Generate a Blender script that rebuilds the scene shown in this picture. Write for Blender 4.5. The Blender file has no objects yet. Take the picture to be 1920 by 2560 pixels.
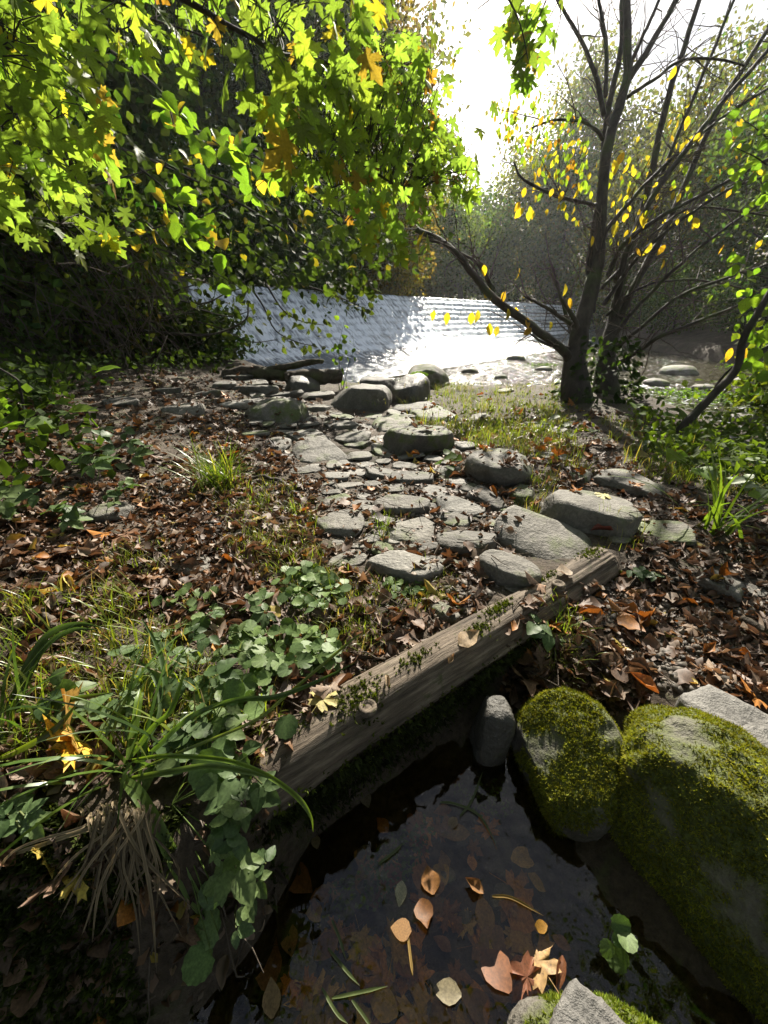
import bpy, math, random
import numpy as np
from mathutils import Vector, Matrix
from mathutils.bvhtree import BVHTree

S = bpy.context.scene
COL = S.collection
R = np.random.default_rng(11)
random.seed(5)

# ------------------------------------------------------------------ camera, sky, sun, exposure
F, W_PX, H_PX = 999.0, 1920.0, 2560.0
CAM = np.array([0.0, 0.0, 1.5])
PITCH = math.radians(25.9)
FWD = np.array([0, math.cos(PITCH), -math.sin(PITCH)])
UPV = np.array([0, math.sin(PITCH), math.cos(PITCH)])
RGT = np.array([1.0, 0, 0])
cd = bpy.data.cameras.new('camera')
cd.sensor_width = 36.0
cd.sensor_fit = 'AUTO'
cd.lens = 36.0 * F / H_PX
cd.clip_start, cd.clip_end = 0.05, 1500.0
cam = bpy.data.objects.new('camera', cd)
COL.objects.link(cam)
cam.location = CAM
cam.rotation_euler = (math.radians(90) - PITCH, 0, 0)
S.camera = cam

SUN_AZ, SUN_EL = math.radians(13.0), math.radians(36.0)   # azimuth from +Y towards +X
SUN_DIR = np.array([math.sin(SUN_AZ) * math.cos(SUN_EL), math.cos(SUN_AZ) * math.cos(SUN_EL), math.sin(SUN_EL)])
world = bpy.data.worlds.new('World')
S.world = world
world.use_nodes = True
wn = world.node_tree
wn.nodes.clear()


def node(nt, typ, ins=None, **props):
    n = nt.nodes.new(typ)
    for k, v in props.items():
        setattr(n, k, v)
    for k, v in (ins or {}).items():
        s = n.inputs[k]
        if isinstance(v, bpy.types.NodeSocket):
            nt.links.new(v, s)
        else:
            try:
                s.default_value = v
            except Exception:
                s.default_value = tuple(v) + (1.0,)
    return n


sky = node(wn, 'ShaderNodeTexSky', sky_type='NISHITA', sun_disc=False)
sky.sun_elevation = SUN_EL
sky.sun_rotation = SUN_AZ
sky.dust_density = 2.0
sky.air_density = 1.0
tc = node(wn, 'ShaderNodeTexCoord')
mp = node(wn, 'ShaderNodeMapping', {'Vector': tc.outputs['Generated'], 'Scale': (1.2, 1.2, 3.5)})
cn = node(wn, 'ShaderNodeTexNoise', {'Vector': mp.outputs[0], 'Scale': 2.6, 'Detail': 7.0, 'Roughness': 0.6})
cr = node(wn, 'ShaderNodeMapRange', {'Value': cn.outputs[0], 'From Min': 0.40, 'From Max': 0.62, 'To Min': 0.15, 'To Max': 0.9})
cm = node(wn, 'ShaderNodeMix', {'Factor': cr.outputs[0], 6: sky.outputs[0], 7: (5.0, 5.2, 5.5, 1)}, data_type='RGBA')
bg = node(wn, 'ShaderNodeBackground', {'Color': cm.outputs[2], 'Strength': 0.06})
wo = node(wn, 'ShaderNodeOutputWorld', {'Surface': bg.outputs[0]})

sl = bpy.data.lights.new('sun', 'SUN')
sl.energy = 5.0
sl.angle = math.radians(0.55)
sl.color = (1.0, 0.93, 0.80)
so = bpy.data.objects.new('sun', sl)
COL.objects.link(so)
so.rotation_euler = Vector(-SUN_DIR).to_track_quat('-Z', 'Y').to_euler()

S.view_settings.view_transform = 'Standard'
S.view_settings.look = 'None'
S.view_settings.gamma = 1.0
S.view_settings.use_curve_mapping = False
S.view_settings.exposure = 1.5
S.render.engine = 'CYCLES'
S.cycles.max_bounces = 7
S.cycles.diffuse_bounces = 3
S.cycles.glossy_bounces = 3
S.cycles.transmission_bounces = 4
S.cycles.transparent_max_bounces = 10
S.cycles.volume_bounces = 0
S.cycles.sample_clamp_indirect = 4.0
S.cycles.caustics_reflective = False
S.cycles.caustics_refractive = False
S.cycles.use_denoising = True


# ------------------------------------------------------------------ numpy helpers
def _hash(ix, iy, iz):
    h = (ix * 374761393 + iy * 668265263 + iz * 1274126177) & 0xFFFFFFFF
    h = ((h ^ (h >> 13)) * 1274126177) & 0xFFFFFFFF
    h = ((h ^ (h >> 16)) * 2246822519) & 0xFFFFFFFF
    return ((h ^ (h >> 15)) & 0xFFFFFF) / float(0xFFFFFF)


def vnoise(p):
    p = np.asarray(p, float)
    i = np.floor(p).astype(np.int64)
    f = p - i
    u = f * f * (3 - 2 * f)
    x, y, z = i[..., 0], i[..., 1], i[..., 2]
    r = 0
    for dx in (0, 1):
        wx = u[..., 0] if dx else 1 - u[..., 0]
        for dy in (0, 1):
            wy = u[..., 1] if dy else 1 - u[..., 1]
            for dz in (0, 1):
                wz = u[..., 2] if dz else 1 - u[..., 2]
                r = r + wx * wy * wz * _hash(x + dx, y + dy, z + dz)
    return r * 2 - 1


def fbm(p, o=4, g=0.5):
    p = np.asarray(p, float)
    a, s, r = 1.0, 0.0, 0.0
    for k in range(o):
        r = r + a * vnoise(p * (2.03 ** k) + 17.3 * k)
        s += a
        a *= g
    return r / s


def sstep(a, b, x):
    t = np.clip((x - a) / (b - a), 0, 1)
    return t * t * (3 - 2 * t)


def poly_sd(x, y, poly):
    """signed distance to a polygon, negative inside"""
    P = np.array(poly, float)
    Q = np.roll(P, -1, axis=0)
    d = np.full(x.shape, 1e18)
    c = np.zeros(x.shape, bool)
    for (ax, ay), (bx, by) in zip(P, Q):
        ex, ey = bx - ax, by - ay
        wx, wy = x - ax, y - ay
        t = np.clip((wx * ex + wy * ey) / (ex * ex + ey * ey), 0, 1)
        d = np.minimum(d, (wx - ex * t) ** 2 + (wy - ey * t) ** 2)
        cond = ((ay > y) != (by > y))
        xi = ax + (y - ay) * ex / (ey if abs(ey) > 1e-12 else 1e-12)
        c ^= cond & (x < xi)
    d = np.sqrt(d)
    return np.where(c, -d, d)


def mk_mesh(name, V, Fc, tint=None, smooth=False, attrs=None):
    """V (n,3); Fc int array (m,3) or (m,4)"""
    V = np.asarray(V, np.float32)
    Fc = np.asarray(Fc, np.int32)
    me = bpy.data.meshes.new(name)
    me.vertices.add(len(V))
    me.vertices.foreach_set('co', V.ravel())
    m, k = Fc.shape
    me.loops.add(m * k)
    me.loops.foreach_set('vertex_index', Fc.ravel())
    me.polygons.add(m)
    me.polygons.foreach_set('loop_start', np.arange(0, m * k, k, dtype=np.int32))
    me.update(calc_edges=True)
    if tint is not None:
        a = me.color_attributes.new('tint', 'FLOAT_COLOR', 'POINT')
        t = np.ones((len(V), 4), np.float32)
        t[:, :3] = tint
        a.data.foreach_set('color', t.ravel())
    for an, av in (attrs or {}).items():
        a = me.attributes.new(an, 'FLOAT', 'POINT')
        a.data.foreach_set('value', np.asarray(av, np.float32))
    if smooth:
        me.polygons.foreach_set('use_smooth', np.ones(m, bool))
    me.validate()
    return me


def link(name, me, mat=None, parent=None, loc=None, kind=None, label=None, cat=None, group=None):
    o = bpy.data.objects.new(name, me)
    COL.objects.link(o)
    if mat is not None and me is not None and not me.materials:
        me.materials.append(mat)
    if parent is not None:
        o.parent = parent
    if loc is not None:
        o.location = loc
    for k, v in (('kind', kind), ('label', label), ('category', cat), ('group', group)):
        if v:
            o[k] = v
    return o


def thing(name, label, cat, loc=(0, 0, 0), group=None):
    return link(name, None, loc=tuple(float(c) for c in loc), label=label, cat=cat, group=group)


def part(name, V, Fc, mat, parent, tint=None, smooth=False, kind=None, label=None, attrs=None):
    """world-space vertices, stored relative to the parent's location"""
    V = np.asarray(V, float) - np.array(parent.location)
    p = parent.parent
    while p is not None:
        V = V - np.array(p.location)
        p = p.parent
    return link(name, mk_mesh(name, V, Fc, tint, smooth, attrs), mat, parent, kind=kind, label=label)


def norm(v):
    v = np.asarray(v, float)
    return v / np.maximum(np.linalg.norm(v, axis=-1, keepdims=True), 1e-9)


def rot_tn(tip, nrm):
    """rotation matrices: local +Y -> tip, local +Z -> about nrm"""
    y = norm(tip)
    z = norm(nrm - y * (nrm * y).sum(-1, keepdims=True))
    x = np.cross(y, z)
    return np.stack([x, y, z], axis=-1)


def rot_ground(n, tilt, rng=R):
    """leaf lying on the ground: random yaw, random tilt"""
    yaw = rng.uniform(0, 2 * math.pi, n)
    tip = np.stack([np.cos(yaw), np.sin(yaw), rng.normal(0, tilt, n)], -1)
    nr = np.stack([rng.normal(0, tilt, n), rng.normal(0, tilt, n), np.where(rng.random(n) < .75, 1.0, -1.0)], -1)
    return rot_tn(tip, nr)


class Batch:
    def __init__(self):
        self.V, self.F, self.T, self.n = [], [], [], 0

    def add(self, tpl, pos, rot, scale, tint):
        tv, tf = tpl[0], tpl[1]
        pos = np.asarray(pos, float)
        if len(pos) == 0:
            return
        N, k = len(pos), len(tv)
        sc = np.broadcast_to(np.asarray(scale, float), (N,)) if np.ndim(scale) < 2 else None
        base = tv[None, :, :] * sc[:, None, None]
        V = np.einsum('nij,nkj->nki', rot, base) + pos[:, None, :]
        self.V.append(V.reshape(-1, 3))
        off = self.n + np.arange(N)[:, None, None] * k
        self.F.append((tf[None] + off).reshape(-1, 3))
        t = np.broadcast_to(np.asarray(tint, float), (N, 3))
        sh = tpl[2] if len(tpl) > 2 else np.ones(k)
        self.T.append((t[:, None, :] * sh[None, :, None]).reshape(-1, 3))
        self.n += N * k

    def raw(self, V, Fc, tint):
        V = np.asarray(V, float)
        Fc = np.asarray(Fc, int)
        if Fc.shape[1] == 4:
            Fc = np.concatenate([Fc[:, [0, 1, 2]], Fc[:, [0, 2, 3]]])
        self.V.append(V)
        self.F.append(Fc + self.n)
        self.T.append(np.broadcast_to(np.asarray(tint, float), (len(V), 3)))
        self.n += len(V)

    def get(self):
        return np.concatenate(self.V), np.concatenate(self.F), np.concatenate(self.T)

    def part(self, name, mat, parent, smooth=False, kind=None, label=None):
        V, Fc, T = self.get()
        return part(name, V, Fc, mat, parent, T, smooth, kind, label)

    def link(self, name, mat, smooth=False, **kw):
        V, Fc, T = self.get()
        return link(name, mk_mesh(name, V, Fc, T, smooth), mat, **kw)


def tube(pts, rad, n=6, wob=0.0, cap=True):
    pts = np.asarray(pts, float)
    rad = np.broadcast_to(np.asarray(rad, float), (len(pts),))
    d = norm(np.gradient(pts, axis=0))
    ref = np.array([0.31, 0.87, 0.2])
    a = norm(np.cross(d, ref))
    b = np.cross(d, a)
    th = np.linspace(0, 2 * math.pi, n, endpoint=False)
    rr = rad[:, None] * np.ones((1, n))
    if wob:
        rr = rr * (1 + wob * R.normal(0, 1, (len(pts), n)))
    V = pts[:, None, :] + rr[..., None] * (np.cos(th)[None, :, None] * a[:, None, :] + np.sin(th)[None, :, None] * b[:, None, :])
    V = V.reshape(-1, 3)
    Fq = []
    for i in range(len(pts) - 1):
        for j in range(n):
            k = (j + 1) % n
            Fq.append((i * n + j, i * n + k, (i + 1) * n + k, (i + 1) * n + j))
    if cap and n >= 4:
        V = np.concatenate([V, pts[[0, -1]]])
        c0, c1 = len(V) - 2, len(V) - 1
        e = (len(pts) - 1) * n
        for j in range(n):
            k = (j + 1) % n
            Fq.append((c0, k, j, c0))
            Fq.append((c1, e + j, e + k, c1))
        Fq = [f for f in Fq]
    Ft = []
    for f in Fq:
        if f[0] == f[3]:
            Ft.append(f[:3])
        else:
            Ft.append((f[0], f[1], f[2]))
            Ft.append((f[0], f[2], f[3]))
    return V, np.array(Ft, int)


def smooth_poly(pts, m=4):
    """Catmull-Rom resample"""
    P = np.asarray(pts, float)
    P = np.concatenate([[2 * P[0] - P[1]], P, [2 * P[-1] - P[-2]]])
    out = []
    for i in range(1, len(P) - 2):
        for t in np.linspace(0, 1, m, endpoint=False):
            a, b, c, d = P[i - 1], P[i], P[i + 1], P[i + 2]
            out.append(.5 * ((2 * b) + (c - a) * t + (2 * a - 5 * b + 4 * c - d) * t * t + (3 * b - a - 3 * c + d) * t ** 3))
    out.append(P[-2])
    return np.array(out)


def ray(px, py):
    return FWD + RGT * ((px - W_PX / 2) / F) + UPV * ((H_PX / 2 - py) / F)


def at(px, py, depth):
    return CAM + ray(px, py) * depth


def to_px(P):
    q = np.asarray(P, float) - CAM
    dep = q @ FWD
    dep_ = np.where(np.abs(dep) < 1e-6, 1e-6, dep)
    return W_PX / 2 + F * (q @ RGT) / dep_, H_PX / 2 - F * (q @ UPV) / dep_, dep


def in_poly_sample(poly, n, rng=R):
    P = np.array(poly, float)
    lo, hi = P.min(0), P.max(0)
    out = np.zeros((0, 2))
    while len(out) < n:
        q = rng.uniform(lo, hi, (n * 3, 2))
        out = np.concatenate([out, q[poly_sd(q[:, 0], q[:, 1], poly) < 0]])
    return out[:n]


# ------------------------------------------------------------------ leaf templates (tip +Y, normal +Z, length 1)
def tpl_fan(outline, centre, curl=0.0, fold=0.0, droop=0.0, rough=0.0, rng=R, petiole=0.0):
    o = np.array(outline, float)
    V = np.zeros((len(o) + 1, 3))
    V[0, :2] = centre
    V[1:, :2] = o
    x, y = V[:, 0], V[:, 1]
    V[:, 2] = fold * np.abs(x) - curl * x * x - droop * y * y + rough * rng.normal(0, 1, len(V))
    m = len(o)
    Fc = [(0, 1 + i, 1 + (i + 1) % m) for i in range(m)]
    if petiole:
        k = len(V)
        y0 = o[0][1]
        V = np.concatenate([V, [[-.008, y0, 0], [.008, y0, 0], [.006, y0 - petiole, -.04], [-.006, y0 - petiole, -.04]]])
        Fc += [(k, k + 2, k + 1), (k, k + 3, k + 2)]
    Fc = np.array(Fc)
    rr_ = np.hypot(x, y - centre[1])
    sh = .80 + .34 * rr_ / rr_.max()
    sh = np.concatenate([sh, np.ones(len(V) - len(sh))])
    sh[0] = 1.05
    return V, Fc, sh


_mr = [(0, 0), (.12, -.07), (.30, -.12), (.29, -.01), (.40, .02), (.33, .10), (.22, .15), (.40, .25), (.58, .27), (.50, .36), (.63, .48),
       (.46, .47), (.43, .57), (.30, .48), (.16, .42), (.20, .60), (.31, .68), (.18, .75), (.13, .88)]
MAPLE = [(x, y) for x, y in _mr] + [(0, 1.05)] + [(-x, y) for x, y in _mr[:0:-1]]
_ml = [(0, 0), (.30, -.12), (.36, .06), (.22, .15), (.58, .28), (.63, .48), (.40, .54), (.16, .42), (.30, .68), (.13, .88)]
MAPLE_LO = [(x, y) for x, y in _ml] + [(0, 1.05)] + [(-x, y) for x, y in _ml[:0:-1]]


def ovate(w=.34, k=6, teeth=0.0, heart=0.0, po=.75):
    r = []
    for i in range(k + 1):
        t = i / k
        ww = w * math.sin(math.pi * t ** po) ** .85 if 0 < t < 1 else 0
        ww *= 1 + teeth * (1 if i % 2 else -1)
        r.append((ww, t))
    r2 = r[1:-1]
    if heart:
        r2 = [(heart * .7, -.10)] + r2
    return [(0, 0)] + r2 + [(0, 1.0)] + [(-x, y) for x, y in r2[::-1]]


def tpl_strip(w, segs, fold=.15, bend=0.0, roll=0.0, wave=0.0, rng=R, po=.8):
    """leaf as 2 half-blades along a midrib: allows bending along its length and folding"""
    V, Fc = [], []
    ang, y, z = 0.0, 0.0, 0.0
    for i in range(segs + 1):
        t = i / segs
        ww = w * math.sin(math.pi * min(max(t, .02), .985) ** po)
        f = fold + wave * rng.normal()
        f2 = fold + wave * rng.normal()
        zz = roll * ww
        c, s = math.cos(ang), math.sin(ang)
        # left, mid, right
        for sx, ff in ((-1, f), (0, 0), (1, f2)):
            lx = sx * ww * math.cos(roll * 1.2)
            lz = abs(sx) * (ww * ff + ww * math.sin(roll * 1.2))
            V.append((lx, y - s * lz, z + c * lz))
        y += math.cos(ang) / segs
        z += math.sin(ang) / segs
        ang += bend / segs
    for i in range(segs):
        for j in (0, 1):
            a = i * 3 + j
            Fc += [(a, a + 1, a + 4), (a, a + 4, a + 3)]
    V = np.array(V)
    sh = np.ones(len(V))
    sh[1::3] = .8
    return V, np.array(Fc), sh


def tpl_blade(w, segs, lean, curve, twist=0.0):
    """grass blade growing along +Z, bending towards +X"""
    V, Fc = [], []
    x = z = 0.0
    ang = lean
    for i in range(segs + 1):
        t = i / segs
        ww = w * (1 - t ** 2.2) * .5 + .0006
        ca, sa = math.cos(twist * t), math.sin(twist * t)
        V.append((x + ww * sa, -ww * ca, z))
        V.append((x - ww * sa, ww * ca, z))
        x += math.sin(ang) / segs
        z += math.cos(ang) / segs
        ang += curve / segs
    for i in range(segs):
        a = 2 * i
        Fc += [(a, a + 2, a + 3), (a, a + 3, a + 1)]
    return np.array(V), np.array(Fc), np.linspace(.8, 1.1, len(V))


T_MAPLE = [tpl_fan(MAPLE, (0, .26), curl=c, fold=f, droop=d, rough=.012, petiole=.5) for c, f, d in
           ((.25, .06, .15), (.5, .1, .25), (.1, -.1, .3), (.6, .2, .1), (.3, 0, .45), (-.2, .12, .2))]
T_MAPLE_LO = [tpl_fan(MAPLE_LO, (0, .26), curl=c, fold=f, droop=d, rough=.012) for c, f, d in
              ((.25, .06, .15), (.5, .1, .25), (.1, -.1, .3), (.3, 0, .45))]
T_MAPLE_DRY = [tpl_fan(MAPLE, (0, .26), curl=c, fold=f, droop=d, rough=.05) for c, f, d in
               ((.9, .35, .3), (-.8, -.3, .5), (1.3, .6, -.4), (-.5, .5, .6), (.4, -.5, -.5))]
T_DRY = [tpl_strip(w, 5, fold=f, bend=b, roll=r, wave=.22) for w, f, b, r in
         ((.36, .3, .9, .5), (.3, .5, -1.0, .8), (.4, .1, .6, .25), (.28, .6, 1.6, .6), (.34, .2, -.6, .9), (.42, .25, .3, .1), (.3, -.3, .8, -.5))]
T_OVATE = [tpl_strip(w, 5, fold=f, bend=b, wave=.06) for w, f, b in ((.33, .2, -.5), (.36, .1, -.8), (.3, .3, -.3), (.34, .15, .3))]
T_OV_LO = [tpl_strip(.34, 2, fold=f, bend=b) for f, b in ((.2, -.5), (.35, -.2), (.1, .4))]
_q = np.array([[0, 0, 0], [.33, .5, .06], [0, 1, -.06], [-.33, .5, .04]], float)
T_QUAD = (_q, np.array([[0, 1, 2], [0, 2, 3]]), np.array([.9, 1, 1.05, 1]))


def round_leaf(rng=R, cup=.12):
    k = 25
    o = [(0, 0)]
    for i in range(1, k):
        a = -math.pi / 2 + 2 * math.pi * i / k
        rr = .5 * (1 + .035 * (-1) ** i + .02 * math.cos(3 * a))
        o.append((rr * math.cos(a), .42 + rr * math.sin(a)))
    V, Fc, sh = tpl_fan(o, (0, .12), curl=-cup * 2, droop=.1, rough=.012)
    sh[1:] = np.where(np.arange(k) % 4 == 0, 1.35, .88)
    sh[0] = 1.3
    return V, Fc, sh


T_ROUND = [round_leaf(cup=c) for c in (.1, .25, -.1)]


def leaflet_group(parts, rng=R):
    """a compound leaf: list of (angle, length, width, tilt) -> one template"""
    B = Batch()
    for a, l, w, ti in parts:
        t = tpl_fan(ovate(w, 10, .045), (0, .45), curl=-.5, fold=.14, droop=.22, rough=.014)
        t[2][1:] = np.where(np.arange(len(t[2]) - 1) % 2 == 0, 1.15, .86)
        t[2][0] = 1.1
        d = np.array([[math.sin(a), math.cos(a), ti]])
        off = np.array([[0.0, 0, 0]]) + d * .06
        B.add(t, off, rot_tn(d, np.array([[0.1 * math.sin(a), 0, 1.0]])), np.array([l]), np.ones((1, 3)))
    V, Fc, T = B.get()
    return V, Fc, T[:, 0]


T_BRAMBLE = [leaflet_group([(0, .62, .36, -.1), (1.25, .5, .33, -.05), (-1.25, .5, .33, -.15)]),
             leaflet_group([(0.1, .6, .4, .05), (1.1, .5, .36, -.2), (-1.35, .48, .34, .1)]),
             leaflet_group([(0, .6, .33, -.2), (.95, .52, .3, -.1), (-.95, .52, .3, -.1), (1.9, .4, .28, 0), (-1.9, .4, .28, -.1)])]


# ------------------------------------------------------------------ materials
def new_mat(name):
    m = bpy.data.materials.new(name)
    m.use_nodes = True
    m.node_tree.nodes.clear()
    return m, m.node_tree


def out(nt, sh, disp=None):
    node(nt, 'ShaderNodeOutputMaterial', {'Surface': sh})


def ramp(nt, fac, stops):
    n = node(nt, 'ShaderNodeValToRGB', {'Fac': fac})
    e = n.color_ramp.elements
    while len(e) < len(stops):
        e.new(.5)
    for i, (p, c) in enumerate(stops):
        e[i].position = p
        e[i].color = tuple(c) + (1,)
    return n.outputs[0]


def mixc(nt, f, a, b, mode='MIX'):
    n = node(nt, 'ShaderNodeMix', data_type='RGBA', blend_type=mode)
    for i, v in ((0, f), (6, a), (7, b)):
        if isinstance(v, bpy.types.NodeSocket):
            nt.links.new(v, n.inputs[i])
        else:
            n.inputs[i].default_value = v if i == 0 else tuple(v) + (1,)
    return n.outputs[2]


def math_(nt, op, a, b=0.0):
    n = node(nt, 'ShaderNodeMath', {0: a, 1: b}, operation=op)
    return n.outputs[0]


def leaf_mat(name, transl=.45, rough=.45, spec=.35, tmul=(1.5, 1.5, .7), vary=.35, nscale=30.0, spots=0.0):
    m, nt = new_mat(name)
    a = node(nt, 'ShaderNodeAttribute', attribute_name='tint').outputs['Color']
    tcn = node(nt, 'ShaderNodeTexCoord').outputs['Object']
    ns = node(nt, 'ShaderNodeTexNoise', {'Vector': tcn, 'Scale': nscale, 'Detail': 3.0}).outputs[0]
    v = node(nt, 'ShaderNodeMapRange', {'Value': ns, 'From Min': .3, 'From Max': .7, 'To Min': 1 - vary, 'To Max': 1 + vary}).outputs[0]
    oi = node(nt, 'ShaderNodeObjectInfo').outputs['Random']
    v2 = node(nt, 'ShaderNodeMapRange', {'Value': oi, 'To Min': .78, 'To Max': 1.22}).outputs[0]
    vv = math_(nt, 'MULTIPLY', v, v2)
    c = node(nt, 'ShaderNodeVectorMath', {0: a}, operation='SCALE')
    nt.links.new(vv, c.inputs['Scale'])
    col = c.outputs[0]
    if spots:
        n2 = node(nt, 'ShaderNodeTexNoise', {'Vector': tcn, 'Scale': nscale * 1.7, 'Detail': 2.0}).outputs[0]
        sp = node(nt, 'ShaderNodeMapRange', {'Value': n2, 'From Min': .62, 'From Max': .7, 'To Max': spots}).outputs[0]
        col = mixc(nt, sp, col, (.05, .03, .015))
    tcol = node(nt, 'ShaderNodeVectorMath', {0: col, 1: tmul}, operation='MULTIPLY').outputs[0]
    p = node(nt, 'ShaderNodeBsdfPrincipled', {'Base Color': col, 'Roughness': rough, 'Specular IOR Level': spec})
    t = node(nt, 'ShaderNodeBsdfTranslucent', {'Color': tcol})
    mx = node(nt, 'ShaderNodeMixShader', {0: transl, 1: p.outputs[0], 2: t.outputs[0]})
    out(nt, mx.outputs[0])
    return m


M_LEAF = leaf_mat('green_leaf', .66, .5, .2, (1.5, 1.6, .85), .22, 12)
M_BUSH = leaf_mat('bush_leaf', .48, .68, .10, (1.7, 1.7, .5), .25, 8)
M_TREE = leaf_mat('wood_leaf', .52, .7, .08, (2.1, 2.1, .6), .3, 1.2)
M_HERB = leaf_mat('herb_leaf', .3, .52, .28, (1.3, 1.5, .4), .25, 14)
M_BLADE = leaf_mat('grass_blade', .5, .34, .45, (1.6, 1.6, .5), .2, 25)
M_DRY = leaf_mat('dry_leaf', .2, .58, .35, (1.4, 1.0, .65), .35, 13, spots=.6)
M_MOSS = leaf_mat('moss', .3, .8, .1, (1.4, 1.4, .5), .35, 12)
M_STRAW = leaf_mat('straw', .15, .6, .25, (1.2, 1.1, .8), .25, 20)


def bark_mat(name, c1, c2, moss=0.0, scale=9.0, zs=.25):
    m, nt = new_mat(name)
    tcn = node(nt, 'ShaderNodeTexCoord').outputs['Object']
    mpn = node(nt, 'ShaderNodeMapping', {'Vector': tcn, 'Scale': (1, 1, zs)}).outputs[0]
    ns = node(nt, 'ShaderNodeTexNoise', {'Vector': mpn, 'Scale': scale, 'Detail': 6.0, 'Roughness': .65}).outputs[0]
    col = ramp(nt, ns, [(.32, c1), (.68, c2)])
    if moss:
        n2 = node(nt, 'ShaderNodeTexNoise', {'Vector': tcn, 'Scale': 2.3, 'Detail': 5.0}).outputs[0]
        f = node(nt, 'ShaderNodeMapRange', {'Value': n2, 'From Min': .5, 'From Max': .66, 'To Max': moss}).outputs[0]
        col = mixc(nt, f, col, (.06, .085, .02))
    b = node(nt, 'ShaderNodeBump', {'Height': ns, 'Strength': .7, 'Distance': .03})
    p = node(nt, 'ShaderNodeBsdfPrincipled', {'Base Color': col, 'Roughness': .8, 'Specular IOR Level': .25, 'Normal': b.outputs[0]})
    out(nt, p.outputs[0])
    return m


M_BARK = bark_mat('bark', (.022, .019, .015), (.075, .063, .05), .7)
M_BARK_DARK = bark_mat('dark_bark', (.018, .015, .012), (.06, .05, .04), .4)
M_TWIG = bark_mat('twig_bark', (.05, .04, .03), (.14, .11, .085), 0, 30)
M_LOG = bark_mat('rotten_log', (.02, .016, .012), (.085, .066, .045), .5, 14, 1)


def stone_mat(name, c1, c2, moss=0.0, moss_lo=.45, lichen=.3, mosscol=(.075, .10, .018), rough=.72, attr=False):
    m, nt = new_mat(name)
    tcn = node(nt, 'ShaderNodeTexCoord').outputs['Object']
    g = node(nt, 'ShaderNodeNewGeometry')
    oi = node(nt, 'ShaderNodeObjectInfo').outputs['Random']
    tv = node(nt, 'ShaderNodeVectorMath', {0: tcn, 1: (0, 0, 0)}, operation='ADD').outputs[0]
    big = node(nt, 'ShaderNodeTexNoise', {'Vector': tv, 'Scale': 6.0, 'Detail': 7.0, 'Roughness': .62}).outputs[0]
    fine = node(nt, 'ShaderNodeTexNoise', {'Vector': tv, 'Scale': 55.0, 'Detail': 4.0, 'Roughness': .7}).outputs[0]
    col = ramp(nt, big, [(.28, c1), (.72, c2)])
    fc = node(nt, 'ShaderNodeMapRange', {'Value': fine, 'From Min': .25, 'From Max': .75, 'To Min': .6, 'To Max': 1.35}).outputs[0]
    ov = node(nt, 'ShaderNodeMapRange', {'Value': oi, 'To Min': .68, 'To Max': 1.3}).outputs[0]
    sc = node(nt, 'ShaderNodeVectorMath', {0: col}, operation='SCALE')
    nt.links.new(math_(nt, 'MULTIPLY', fc, ov), sc.inputs['Scale'])
    col = sc.outputs[0]
    if lichen:
        vo = node(nt, 'ShaderNodeTexNoise', {'Vector': tv, 'Scale': 17.0, 'Detail': 6.0, 'Roughness': .8}).outputs[0]
        f = node(nt, 'ShaderNodeMapRange', {'Value': vo, 'From Min': .57, 'From Max': .68, 'To Max': lichen}).outputs[0]
        col = mixc(nt, f, col, (.33, .32, .28))
    dn = node(nt, 'ShaderNodeTexNoise', {'Vector': tv, 'Scale': 3.7, 'Detail': 5.0, 'Roughness': .7}).outputs[0]
    df = node(nt, 'ShaderNodeMapRange', {'Value': dn, 'From Min': .52, 'From Max': .7, 'To Max': .55}).outputs[0]
    col = mixc(nt, df, col, (.05, .042, .032))
    hgt = math_(nt, 'ADD', math_(nt, 'MULTIPLY', big, 1.2), math_(nt, 'MULTIPLY', fine, .35))
    b1 = node(nt, 'ShaderNodeBump', {'Height': hgt, 'Strength': 1.0, 'Distance': .03})
    if moss:
        mn = node(nt, 'ShaderNodeTexNoise', {'Vector': tv, 'Scale': 5.0, 'Detail': 6.0, 'Roughness': .65}).outputs[0]
        if attr:
            mn = math_(nt, 'ADD', node(nt, 'ShaderNodeAttribute', attribute_name='mossy').outputs['Fac'], math_(nt, 'MULTIPLY', math_(nt, 'SUBTRACT', fine, .5), .12))
        nz = node(nt, 'ShaderNodeSeparateXYZ', {0: g.outputs['Normal']}).outputs[2]
        s = math_(nt, 'ADD', mn, math_(nt, 'MULTIPLY', nz, .07))
        f = node(nt, 'ShaderNodeMapRange', {'Value': s, 'From Min': moss_lo, 'From Max': moss_lo + .1, 'To Max': moss}).outputs[0]
        m2 = node(nt, 'ShaderNodeTexNoise', {'Vector': tv, 'Scale': 130.0, 'Detail': 3.0}).outputs[0]
        mc = ramp(nt, m2, [(.3, tuple(x * .45 for x in mosscol)), (.7, tuple(x * 1.5 for x in mosscol))])
        col = mixc(nt, f, col, mc)
    p = node(nt, 'ShaderNodeBsdfPrincipled', {'Base Color': col, 'Roughness': rough, 'Specular IOR Level': .4, 'Normal': b1.outputs[0]})
    out(nt, p.outputs[0])
    return m


M_STONE = stone_mat('path_stone', (.07, .064, .054), (.17, .157, .135), .55, .60, .22)
M_STONE_MOSSY = stone_mat('mossy_stone', (.08, .072, .06), (.18, .165, .14), .85, .52, .18)
M_STONE_PALE = stone_mat('pale_stone', (.11, .105, .092), (.25, .235, .21), 0, .6, .4)
M_BOULDER = stone_mat('moss_boulder', (.055, .05, .042), (.17, .155, .13), .95, .45, .3, (.07, .085, .012), attr=True)
M_STONE_DARK = stone_mat('dark_stone', (.035, .032, .028), (.085, .08, .07), .5, .6, .1, rough=.5)  # darker base colours and lower roughness than the other stones
M_SLATE = stone_mat('grey_slab', (.12, .113, .104), (.21, .20, .185), 0, .6, .1)


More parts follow.
